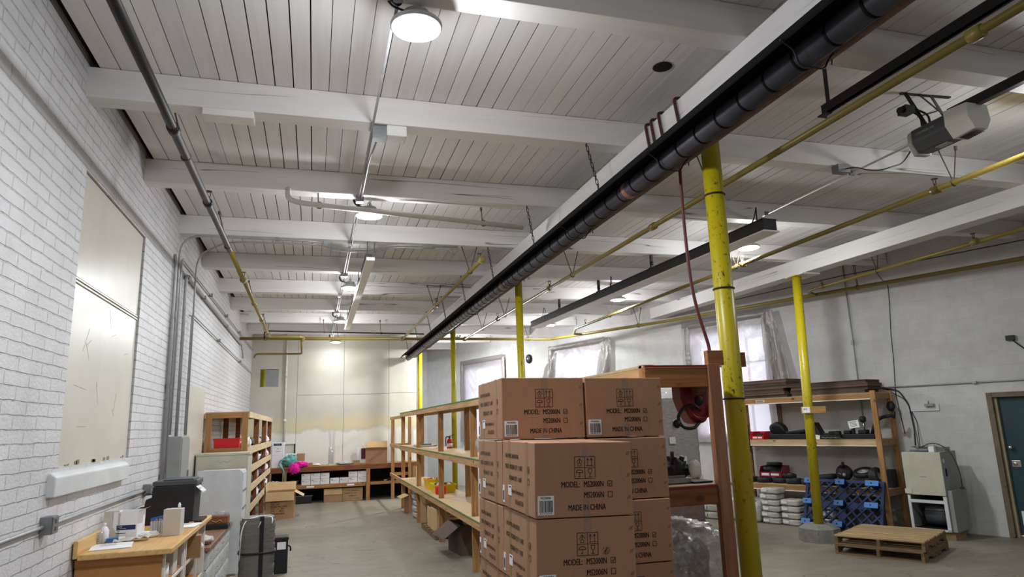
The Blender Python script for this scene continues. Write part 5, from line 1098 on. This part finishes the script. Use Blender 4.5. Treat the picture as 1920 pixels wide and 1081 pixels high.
# ================================================================== RIGHT WALL SIDE
def rt(name, label, cat, s, off, z=0.0, rz=0.0, group=None): return thing(name, label, cat, rw(s, off, z), RA + rz, group)
S0, S1 = 1.42, 4.35
sh = rt('storage_rack', 'three-deck lumber rack along the right wall holding tires and black parts', 'rack', S0, 0)
DZ = (2.33, 1.53, .70)
for x in (0.0, -(S1 - S0)):
    for y, m_ in ((-.74, 'lumber_z'), (-.12, 'lumber_dark' if x else 'lumber_z')):
        b = MB(); b.box(x - .045, y - .04, 0, x + .045, y + .0, 2.36); b.build('post', m_, sh, bevel=.003)
    for z in DZ: b = MB(); b.box(x - .02 - (.02 if x else 0), -.74, z - .11, x + .02, -.16, z - .015); b.build('end_rail', 'lumber_x', sh)
for z, m_ in zip(DZ, ('lumber_x', 'pine_x', 'lumber_x')):
    b = MB(); b.box(-(S1 - S0) + .045, -.735, z - .10, -.047, -.70, z - .014); b.build('front_rail', m_, sh)
    b = MB(); b.box(-(S1 - S0) + .045, -.74, z - .118, -.047, -.69, z - .101); b.build('rail_edge', 'white', sh)
    b = MB(); b.box(-(S1 - S0) + .0, -.738, z - .013, -.0, -.1, z); b.build('deck', 'ply', sh)
b = MB(); b.box(-2.3, -.739, 2.245, -2.1, -.7365, 2.3); b.text('2474XX', (-2.28, -.7395, 2.255), (1, 0, 0), (0, 0, 1), .045, .9, 1); b.build('shelf_label', ['paper_grey', 'ink'], sh)
b = MB(); b.blob((.03, -.2, 2.08), (.075, .05, .085), 2, 10, .25); b.build('black_gauge', 'matte_black', sh)
# flattened cartons on top
rr = random.Random(12); z = DZ[0] + .001
nm = ['lowest', 'second', 'third', 'fourth', 'fifth', 'topmost']
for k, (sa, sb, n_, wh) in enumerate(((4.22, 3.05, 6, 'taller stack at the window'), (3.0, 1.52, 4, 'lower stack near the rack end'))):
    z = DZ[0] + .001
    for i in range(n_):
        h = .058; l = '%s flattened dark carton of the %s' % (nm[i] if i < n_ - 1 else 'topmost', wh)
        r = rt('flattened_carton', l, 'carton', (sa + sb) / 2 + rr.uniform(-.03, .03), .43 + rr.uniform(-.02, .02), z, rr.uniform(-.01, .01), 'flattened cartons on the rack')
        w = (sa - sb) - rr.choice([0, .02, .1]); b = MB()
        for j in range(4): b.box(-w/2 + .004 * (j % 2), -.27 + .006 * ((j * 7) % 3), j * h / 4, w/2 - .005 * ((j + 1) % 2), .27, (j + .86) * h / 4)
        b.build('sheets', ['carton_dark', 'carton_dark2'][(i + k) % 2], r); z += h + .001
def tire(label, s, off, z, rz=0, tilt=None, r_=.15, w=.1, group='small tires on the rack'):
    t = rt('tire', label, 'tire', s, off, z, rz, group)
    T = tilt if tilt is not None else Matrix()
    b = MB(); b.lathe([(r_ * .55, .01), (r_ * .62, 0), (r_ * .9, 0), (r_, w * .2), (r_, w * .8), (r_ * .9, w), (r_ * .62, w), (r_ * .55, w - .01), (r_ * .55, .01)], n=28, T=T); b.build('tread', 'rubber', t)
    b = MB(); b.lathe([(0.0, w * .55), (r_ * .2, w * .55), (r_ * .22, w * .9), (r_ * .3, w * .9), (r_ * .34, w * .6), (r_ * .56, w * .8), (r_ * .56, w * .3), (0, w * .3)], n=24, T=T); b.build('rim', 'grey_plastic' if r_ < .2 else 'steel', t)
    return t
z3 = DZ[2] + .001; z2 = DZ[1] + .001
for l, s, off in (('small tire lying at the far end of the lowest deck', 4.12, .56), ('small tire lying under the front of the dark red bin', 3.80, .58), ('third small tire lying along the lowest deck', 3.49, .52), ('small tire lying with another balanced on it', 3.18, .57), ('small tire lying just behind the pier-mounted post', 2.87, .57)): tire(l, s, off, z3)
tire('small tire balanced on two others on the lowest deck', 3.36, .42, z3 + .102, 0, Matrix.Rotation(.12, 4, 'Y'), .13, .07); tire('tire lying beside the top edge of the blue pallet', 2.56, .5, z3); tire('tire stacked on another just right of the pier-mounted post', 2.56, .46, z3 + .102, 0, Matrix.Rotation(-.1, 4, 'Y'), .16, .09)
tire('tire standing upright at the right end of the lowest deck', 1.72, .52, z3 + .165, 0, Matrix.Rotation(PI / 2 - .25, 4, 'Y') , .165, .14); tire('tire lying under the black wheel hubs', 2.05, .55, z3, 0, None, .17); tire('tire lying flat on the heap showing its white rim', 1.93, .38, z3 + .2, 0, Matrix.Rotation(.35, 4, 'X'), .18, .08)
t = rt('wheel_hub', 'black wheel hub assembly with white bolts on the lowest deck', 'hub', 2.24, .52, z3 + .1); b = MB(); b.lathe([(.0, -.06), (.13, -.06), (.14, 0), (.13, .06), (0, .06)], (0, .05, .13), 24, 0, Matrix.Rotation(PI / 2 - .3, 4, 'X')); b.cyl((0, 0, .22), (.02, 0, .32), .025, 10); b.box(-.3, -.08, 0, -.05, .06, .05, 0, Matrix.Rotation(-.25, 4, 'Y')); b.build('casting', 'matte_black', t); b = MB(); [b.lathe([(q, 0), (q, .012), (0, .014)], (x, -.02, zz), 10, 0, Matrix.Rotation(PI / 2 - .3, 4, 'X')) for x, zz, q in ((-.06, .12, .012), (-.03, .11, .012), (.03, .1, .03))]; b.build('bolts', 'grey_plastic', t)
t = rt('black_box', 'black box with a white label at the right end of the lowest deck', 'box', 1.62, .3, z3); b = MB(); b.box(-.08, -.1, 0, .17, .1, .3); b.build('body', 'matte_black', t, bevel=.01); b = MB(); b.box(.0, -.103, .18, .08, -.1, .26); b.build('label', 'paper', t)
def shelf_bin(label, s, off, z, mat, w=.22, d=.3, h=.15, rz=0):
    t = rt('parts_bin', label, 'bin', s, off, z, rz); b = MB(); q = .006
    b.box(-w/2, -d/2, 0, w/2, d/2, q); b.box(-w/2, d/2 - q, q, w/2, d/2, h)
    for sx in (-1, 1): b.prism([(-d/2, q), (d/2 - q, q), (d/2 - q, h), (-d/2 + .07, h), (-d/2, h * .5)], lambda p, sx=sx: (sx * w/2, p[0], p[1]), lambda p, sx=sx: (sx * (w/2 - q), p[0], p[1]))
    b.box(-w/2 + q, -d/2, q, w/2 - q, -d/2 + q, h * .48); b.build('bin_shell', mat, t)
    b = MB(); b.box(-w * .4, -d/2 - .002, h * .12, -w * .05, -d/2, h * .36); b.box(w * .02, -d/2 - .002, h * .14, w * .38, -d/2, h * .34); b.build('label', 'paper', t)
    b = MB(); b.blob((0, 0, h * .45), (w * .38, d * .36, h * .35), len(label), 10, .4, 0, 3); b.build('contents', 'matte_black', t)
    return t
shelf_bin('red parts bin nearest the yellow post on the rack middle deck', 4.05, .55, z2, 'red'); shelf_bin('second red parts bin with a paper tag on the rack middle deck', 3.78, .56, z2, 'red', .26)
t = shelf_bin('dark red bin holding tires on the lowest deck', 3.72, .34, z3 + .102, 'red_dark', .46, .36, .2, .1)
tire('tire sitting in the dark red bin', 3.80, .34, z3 + .2, 0, Matrix.Rotation(.1, 4, 'X'), .15, .09); tire('tire resting on the one in the dark red bin', 3.73, .3, z3 + .3, .3, Matrix.Rotation(-.08, 4, 'X'), .15, .07)
# black scooter parts on the middle deck
t = rt('scooter_fender', 'shiny black rounded fender on the middle deck at the window edge', 'fender', 3.42, .5, z2); b = MB(); b.lathe([(.15, -.07), (.16, -.05), (.16, .05), (.15, .07), (.0, .075)], (0, .0, .17), 28, 0, Matrix.Rotation(PI / 2 + .5, 4, 'X') @ Matrix.Rotation(.0, 4, 'Y')); b.box(-.18, -.1, 0, .2, .12, .1); b.build('shell', 'matte_black', t, bevel=.01); b = MB(); b.lathe([(.1, .0), (.155, .0), (.155, .004)], (-.0, -.075, .17), 24, 0, Matrix.Rotation(PI / 2 + .5, 4, 'X')); b.build('edge_ring', 'dark_grey_plastic', t)
t = rt('scooter_chassis', 'low black scooter frame lying beside the fender', 'frame', 3.02, .5, z2); b = MB(); b.box(-.25, -.15, 0, .22, .15, .1); b.box(-.18, -.12, .1, .1, .1, .15); b.bar((-.2, -.1, .12), (.2, -.12, .16), .05, .05); b.build('frame', 'matte_black', t, bevel=.012)
t = rt('scooter_chassis', 'black folded scooter base behind the pier-mounted post', 'frame', 2.68, .46, z2); b = MB(); b.prism([(-.16, 0), (.16, 0), (.1, .14), (.02, .3), (-.06, .31), (-.15, .16)], lambda p: (p[0], -.1, p[1]), lambda p: (p[0], .1, p[1])); b.build('body', 'matte_black', t, bevel=.01); b = MB(); b.box(-.02, -.2, .02, .15, -.19, .1, 0, Matrix.Rotation(.2, 4, 'Y')); b.build('paper_tag', 'paper', t)
t = rt('scooter_chassis', 'flat black scooter frame with loose wires in the middle of the deck', 'frame', 2.33, .5, z2); b = MB(); b.box(-.2, -.15, 0, .2, .14, .07); b.box(-.05, -.1, .07, .12, .05, .14); b.bar((-.2, 0, .08), (.18, -.1, .1), .06, .05); b.build('frame', 'matte_black', t, bevel=.01); b = MB(); [b.sweep(fillet([(-.15 + .08 * i, -.16, .03), (-.1 + .07 * i, -.2, .04), (-.05 + .1 * i, -.18, .01)], .03, 3), .004, 5) for i in range(4)]; b.build('wires', 'grey_plastic', t)
t = rt('scooter_chassis', 'black scooter frame with an upright stem, knob and curved arm', 'frame', 1.85, .48, z2)
b = MB(); b.box(-.28, -.14, 0, .3, .14, .09); b.box(-.26, -.1, .09, -.14, .06, .15); b.box(.0, -.1, .09, .14, .06, .16); b.bar((-.12, 0, .05), (-.12, 0, .3), .06, .05); b.build('frame', 'matte_black', t, bevel=.012)
b = MB(); b.sweep(fillet([(.2, 0, .08), (.26, 0, .25), (.36, .02, .36), (.6, .04, .40)], .12, 6), .03, 10); b.cyl((.58, .04, .34), (.6, .04, .46), .03, 10); b.build('curved_arm', 'matte_black', t)
b = MB(); b.cyl((.07, .02, .14), (.06, .02, .3), .012, 8, 1); b.lathe([(.04, 0), (.055, .02), (.055, .08), (.04, .1)], (.06, .02, .29), 12); b.build('knob', ['matte_black', 'steel'], t); b = MB(); b.box(-.13, -.06, .2, .06, -.055, .33, 0, Matrix.Rotation(-.15, 4, 'Y')); [b.box(-.1, -.062, .23 + .025 * i, .02, -.06, .236 + .025 * i, 1, Matrix.Rotation(-.15, 4, 'Y')) for i in range(4)]; b.build('paper_tag', ['paper', 'ink'], t)
# bags on the floor under the rack
def bag(label, s, off, z, w, d, h, seed, group=None, strap=None, flat=.85):
    t = rt('poly_bag', label, 'bag', s, off, z, 0, group); b = MB(); b.blob((0, 0, h * .5), (w * .5, d * .5, h * .5), seed, 18, .06, 0, 7, 1.0, 7); b.build('bag', 'bag', t)
    b = MB(); b.box(-w * .35, -d * .5 - .02, h * .35, -w * .05, -d * .5 - .012, h * .75); b.build('sticker', 'paper', t)
    if strap: b = MB(); b.sweep([(-.02 + .01 * math.sin(a), -(d * .52) * math.cos(a), h * .5 + h * .55 * math.sin(a)) for a in [2 * PI * i / 24 for i in range(24)]], .009, 6, closed=True); b.build('strap', 'aqua_strap', t)
bag('tall white bag at the far left end under the rack', 4.22, .95, 0, .3, .35, .42, 1)
bag('square white bag tied with a green strap under the rack', 3.86, .9, 0, .34, .35, .36, 2, strap=True)
o6 = ['lowest', 'second', 'third', 'fourth', 'fifth', 'topmost']
for i in range(6): bag('%s white bag in the six-high pile under the rack' % o6[i], 3.47 + .02 * math.sin(i * 2), .88, i * .108, .36, .34, .105, 10 + i, 'bags in the six-high pile')
o4 = ['lowest', 'second', 'third', 'topmost']
for i in range(4): bag('%s white bag in the pile beside the blue pallet' % o4[i], 3.08, .86, i * .115, .36, .34, .11, 20 + i, 'bags beside the blue pallet')
for i in range(3): bag('white bag glimpsed through the blue pallet', 2.55, .5, i * .14, .4, .34, .13, 30 + i, 'bags behind the blue pallet')
bag('dark crumpled sheet lying on the bags at the back under the rack', 4.0, .45, 0, .6, .4, .4, 44)
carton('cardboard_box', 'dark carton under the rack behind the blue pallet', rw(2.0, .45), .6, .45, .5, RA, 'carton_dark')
# bags seen between shelf post and yellow post
for i in range(3): bag('%s of three strapped white bags glimpsed past the shelving end' % ['bottom', 'middle', 'top'][i], 4.74, 1.05, i * .145, .42, .36, .14, 50 + i, 'strapped bags past the shelving end', strap=True)
carton('cardboard_box', 'tan carton on the strapped bags past the shelving end', rw(4.8, 1.05, .44), .3, .3, .16, RA, 'carton_tan')
# blue plastic pallet leaning on the rack
PW, PL = 1.38, .87
t = rt('plastic_pallet', 'blue plastic pallet leaning on its edge against the rack', 'pallet', 2.08, 1.13, .02); tl = Matrix.Rotation(-.36, 4, 'X')
b = MB(); hw = PW / 2
for q in ((-hw, -.02, 0, hw, .03, .05), (-hw, -.02, PL - .05, hw, .03, PL), (-hw, -.02, .05, -hw + .05, .03, PL - .05), (hw - .05, -.02, .05, hw, .03, PL - .05), (-.06, -.01, .05, .06, .02, PL - .05), (-hw + .05, -.01, PL/2 - .05, hw - .05, .02, PL/2 + .05)): b.box(*q, 0, tl)
step = .17; n_ = int((PW + PL) / step)
for i in range(-n_, n_):      # diagonal lattice both ways
    for sg in (1, -1):
        c = i * step; pts = []
        x0 = c; x1 = c + sg * PL; z0, z1 = 0.0, PL
        def clipx(x0, z0, x1, z1):
            dx = x1 - x0
            lo, hi = 0.0, 1.0
            for bnd, sgn in ((-hw, 1), (hw, -1)):
                f0 = sgn * (x0 - bnd); f1 = sgn * (x1 - bnd)
                if f0 < 0 and f1 < 0: return None
                if f0 < 0: lo = max(lo, f0 / (f0 - f1))
                elif f1 < 0: hi = min(hi, f0 / (f0 - f1))
            return None if lo >= hi else (x0 + dx * lo, z0 + (z1 - z0) * lo, x0 + dx * hi, z0 + (z1 - z0) * hi)
        r = clipx(x0, z0, x1, z1)
        if r and math.hypot(r[2] - r[0], r[3] - r[1]) > .1: b.bar(tl @ Vector((r[0], .0 if sg > 0 else .008, r[1])), tl @ Vector((r[2], .0 if sg > 0 else .008, r[3])), .028, .035, 0, tl.to_3x3() @ Vector((0, 1, 0)))
b.build('lattice_deck', 'pal_dark', t)
for i, x in enumerate((-hw + .12, 0, hw - .14)):
    for z in (.08, PL / 2, PL - .07):
        b = MB(); k = Matrix.Rotation(PI / 2, 4, 'X'); b.lathe([(.075, 0), (.05, .12), (.0, .121)], n=14, T=tl @ Matrix.Translation((x, -.02, z)) @ k); f = b.build('foot', 'pal_dark', t)
        b = MB(); w = .11 if i == 2 else .08; b.box(x - w, -.155, z - .045, x + w, -.14, z + .045, 0, tl); b.lathe([(.014, 0), (.014, .004)], n=10, m=1, T=tl @ Matrix.Translation((x - .01, -.155, z)) @ k); b.build('foot_pad', ['pal_blue', 'ink'], f, bevel=.01)
# two wooden pallets
PA = math.radians(-61.9)
def pallet(label, x, y, z, rz, deck):
    t = thing('wooden_pallet', label, 'pallet', (x, y, z), rz, 'stacked wooden pallets'); w, d = 1.15, 1.2
    for sx in (-w/2 + .02, 0, w/2 - .02):
        b = MB(); prof = [(-d/2, .02), (-d/2 + .17, .02), (-d/2 + .19, .05), (-d/2 + .38, .05), (-d/2 + .40, .02), (d/2 - .40, .02), (d/2 - .38, .05), (d/2 - .19, .05), (d/2 - .17, .02), (d/2, .02), (d/2, .112), (-d/2, .112)]
        b.prism(prof, lambda p: (sx - .02, p[0], p[1]), lambda p: (sx + .02, p[0], p[1])); b.build('stringer', 'pallet_wood', t)
    r_ = random.Random(label)
    for i in range(9):
        y0 = -d/2 + i * (d - .09) / 8; b = MB(); b.box(-w/2 + r_.uniform(-.01, .01), y0, .1125, w/2 + r_.uniform(-.01, .01), y0 + .1, .131); b.build('deck_board', deck, t)
    for y0 in (-d/2, -.06, d/2 - .1): b = MB(); b.box(-w/2, y0, 0, w/2, y0 + .1, .019); b.build('bottom_board', 'pallet_wood', t)
pallet('weathered wooden pallet lying on the concrete under another', 8.11, 8.31, 0, PA, 'pallet_wood'); pallet('wooden pallet with pale slats on top of another pallet', 8.12, 8.32, .133, PA + .03, 'pallet_wood_pale')
# furnace
t = rt('furnace', 'old cream furnace cabinet with an open blower bay against the right wall', 'furnace', .735, .9, .13); w = .285
b = MB(); b.box(-w, .01, .0, -w + .012, .6, 1.2); b.box(w - .012, .01, .0, w, .6, 1.2); b.box(-w, .588, .0, w, .6, 1.2); b.box(-w, .0, .0, w, .6, .014); b.box(-w, .0, 1.19, w, .6, 1.205); b.build('cabinet', 'box_grey', t, bevel=.003)
b = MB(); b.box(-w - .004, -.02, .54, w + .002, .01, 1.2); b.build('front_panel', 'cream', t, bevel=.006)
b = MB(); b.box(-w, -.012, .0, -w + .04, .012, .53); b.box(w - .05, -.012, 0, w, .012, .53); b.box(-w + .0, -.015, .42, w, .02, .465); b.box(-w, -.012, 0, w, .012, .03); b.build('bay_frame', 'white_dirty', t)
b = MB(); b.box(-w + .012, .05, .015, w - .012, .58, .02); b.box(-w + .013, .57, .02, w - .013, .586, .53); b.build('bay_shade', 'gap', t)  # black sheets paint the darkness inside the blower bay
b = MB(); b.cyl((-.12, .3, .22), (w - .02, .3, .22), .17, 28); b.cyl((-.16, .3, .22), (-.12, .3, .22), .09, 20); b.build('blower_drum', 'dark_grey_plastic', t)
b = MB(); b.box(w, .03, .0, w + .07, .62, .62); b.build('side_duct', 'box_grey', t, bevel=.004)
b = MB(); b.box(w, .1, .83, w + .004, .15, .95); b.build('slot', 'gap', t); b = MB(); b.box(w, .06, 1.04, w + .003, .11, 1.1); b.build('sticker', 'paper', t)
b = MB(); b.box(-.06, -.0235, .79, .06, -.02, .84); [b.box(-.05 + i * .014, -.0245, .815, -.041 + i * .014, -.0234, .828, 1) for i in range(7)]; b.build('name_plate', ['paper_grey', 'red_dark'], t)
b = MB(); b.box(-w - .02, -.03, .555, -w + .08, -.02, .63); b.build('corner_tag', 'paper_grey', t)
b = MB(); r_ = random.Random(3)
for i in range(7):
    p = [(r_.uniform(-.22, .22), r_.uniform(.05, .5), 1.21 + r_.uniform(.01, .09)) for _ in range(5)]; b.sweep(fillet(p, .08, 4), r_.choice([.006, .008, .012]), 6)
b.cyl((-.2, .12, 1.23), (.1, .1, 1.23), .018, 8); b.build('pipes_and_wires', 'galv', t)
b = MB(); b.box(.1, .06, 1.205, .18, .14, 1.29); b.build('regulator', 'white', t)
b = MB(); b.box(-.15, .3, 1.205, .25, .5, 1.27); b.build('top_duct', 'galv', t)
b = MB(); b.sweep(fillet([(-.1, .2, 1.25), (.1, .25, 1.36), (.3, .3, 1.25), (w + .09, .4, .95), (w + .09, .42, .64)], .2, 6), .009, 6); b.box(w + .06, .4, .62, w + .11, .45, .65); b.build('cord', 'rust', t)
for x in (-.22, .22):
    b = MB(); b.box(x - .07, .1, -.13, x + .07, .52, 0); b.build('wood_block', 'pallet_wood_pale', t)
# wall services on the right wall
def onwall(label, runs, mat='conduit', name='conduit', cat='conduit', boxes=()):
    t = rt(name, label, cat, runs[0][0][0][0], runs[0][0][0][1], runs[0][0][0][2]); o = runs[0][0][0]
    L_ = lambda p: (-(p[0] - o[0]), -(p[1] - o[1]), p[2] - o[2])
    for pts, r_ in runs: b = MB(); b.sweep(fillet([L_(p) for p in pts], .08, 4), r_, 8); b.build('tube' if name == 'conduit' else 'cable', mat, t)
    for c, sx, sz in boxes: q = L_(c); b = MB(); b.box(q[0] - sx, q[1] - .03, q[2] - sz, q[0] + sx, q[1] + .02, q[2] + sz); b.build('box', mat, t, bevel=.004)
    return t
onwall('thin grey conduit dropping straight down the right wall behind the rack', [([(1.99, .02, 4.78), (1.99, .02, 1.5)], .012)], boxes=[((1.99, .025, 3.3), .02, .05)])
onwall('horizontal grey conduit running along the right wall over the door', [([(1.75, .02, 2.42), (-9, .02, 2.40)], .014)], boxes=[((1.7, .03, 2.42), .05, .035), ((.1, .025, 2.415), .03, .02)])
onwall('thin black wire hanging down the right wall from the pipes', [([(1.4, .1, 4.6), (1.28, .05, 4.35), (1.22, .02, 4.28), (1.24, .02, 3.9), (1.29, .02, 3.4), (1.31, .02, 2.9), (1.36, .02, 2.3), (1.3, .02, 1.6)], .006)], 'black', 'cable', 'cable')
onwall('pair of black cables dropping from the conduit to the furnace', [([(1.55, .03, 2.4), (1.3, .03, 2.36), (1.16, .03, 2.1), (1.13, .03, 1.7), (1.12, .1, 1.4)], .012), ([(1.5, .02, 2.38), (1.22, .02, 2.2), (1.07, .02, 1.8), (1.05, .1, 1.4)], .006)], 'black', 'cable', 'cable')
onwall('black junction cable and plug high on the right wall by the door', [([(-.5, .03, 3.08), (-.56, .03, 3.0), (-.7, .03, 2.85), (-1.1, .03, 2.4)], .01)], 'black', 'cable', 'cable', [((-.5, .03, 3.08), .06, .04)])
onwall('thin dark cable slung along above the wall pipe', [([(4.6, .12, 4.5), (2.0, .1, 4.58), (-4, .1, 4.6)], .008)], 'black', 'cable', 'cable')
t = rt('wall_bracket', 'white board with a small metal fitting on the wall above the furnace', 'bracket', .95, .0, 2.03); b = MB(); b.box(-.24, -.025, -.05, .26, -.001, .06); b.build('board', 'white_dirty', t); b = MB(); b.box(.06, -.09, .03, .2, -.025, .07); b.cyl((.13, -.08, .07), (.13, -.08, .12), .01, 8); b.build('fitting', 'galv', t)
t = rt('vent_cap', 'small round black vent on the wall between two plastic-covered windows', 'vent', 11.8, .0, 3.92); b = MB(); b.lathe([(.13, .002), (.14, .03), (.09, .06), (0, .065)], n=20, T=Matrix.Rotation(PI / 2, 4, 'X')); b.build('cap', 'matte_black', t); b = MB(); b.lathe([(.03, .0661), (.02, .075), (0, .077)], n=12, T=Matrix.Rotation(PI / 2, 4, 'X')); b.build('hub', 'white', t)
t = thing('wood_block', 'short wooden block with a white tag tied across the pier-mounted post', 'block', (7.93, 9.36, 2.06), RA + .55); b = MB(); b.box(-.2, -.02, -.055, .18, .02, .055); b.build('block', 'lumber_x', t, bevel=.003); b = MB(); b.box(-.18, -.024, -.045, -.06, -.02, .05); b.text('M F', (-.16, -.025, .0), (1, 0, 0), (0, 0, 1), .04, .9, 1); b.build('tag', ['paper', 'ink'], t)
t = thing('cable_holder', 'flat black holder fixed to the far side of the thick yellow post', 'holder', (3.16, 4.5, 1.83)); b = MB(); b.box(-.02, -.03, -.1, .02, .04, .11); b.build('body', 'matte_black', t, bevel=.01)
t = thing('post_clamp', 'dark wooden clamp block strapped behind the thick yellow post', 'block', (3.17, 4.47, 2.42)); b = MB(); b.box(-.03, -.04, -.05, .01, .06, .06); b.build('block', 'lumber_dark', t)
# shrink-wrapped load seen past the shelving end
t = thing('wrapped_load', 'tall grey shrink-wrapped load standing behind the shelving end', 'wrapped load', (6.35, 11.5, 0), 0); w = .5
b = MB(); [b.box(x - .05, -.5, 0, x + .05, .5, .1) for x in (-.42, 0, .42)]; b.box(-.5, -.5, .1, .5, .5, .12); b.build('base', 'pallet_wood', t)
b = MB(); b.grid(lambda u, v: (-.46, .46 - .92 * u, .12 + .85 * v), 1, 1); 
def wl(z0, z1, seed, sc):
    b = MB(); n_ = 48
    def P(u, v):
        a = 2 * PI * u; q = (abs(math.cos(a)) ** 12 + abs(math.sin(a)) ** 12) ** (-1 / 12); k = sc + .012 * MN.noise(Vector((math.cos(a) * 3, math.sin(a) * 3, v * 14 + seed)))
        return (k * q * math.cos(a), k * q * math.sin(a), z0 + (z1 - z0) * v)
    b.grid(P, 96, 30); k = len(b.v); b.v += [P(i / 48, 1) for i in range(48)]; b.face(range(k, k + 48)); return b
wl(.12, .98, 1, .455).build('lower_goods', 'brown_wrap', t); wl(.985, 2.36, 2, .45).build('upper_goods', 'grey_wrap', t)
b = MB(); b.blob((0, 0, 2.4), (.46, .46, .13), 5, 18, .16, 0, 4, .9); b.build('top_film', 'wrap', t)
b = MB(); [b.box(x, -.487, z, x + .12, -.483, z + .12) for x, z in ((.3, .86), (.26, .99), (-.2, 1.55), (-.1, 1.85), (.0, 1.2))]; b.build('labels', 'paper_grey', t)
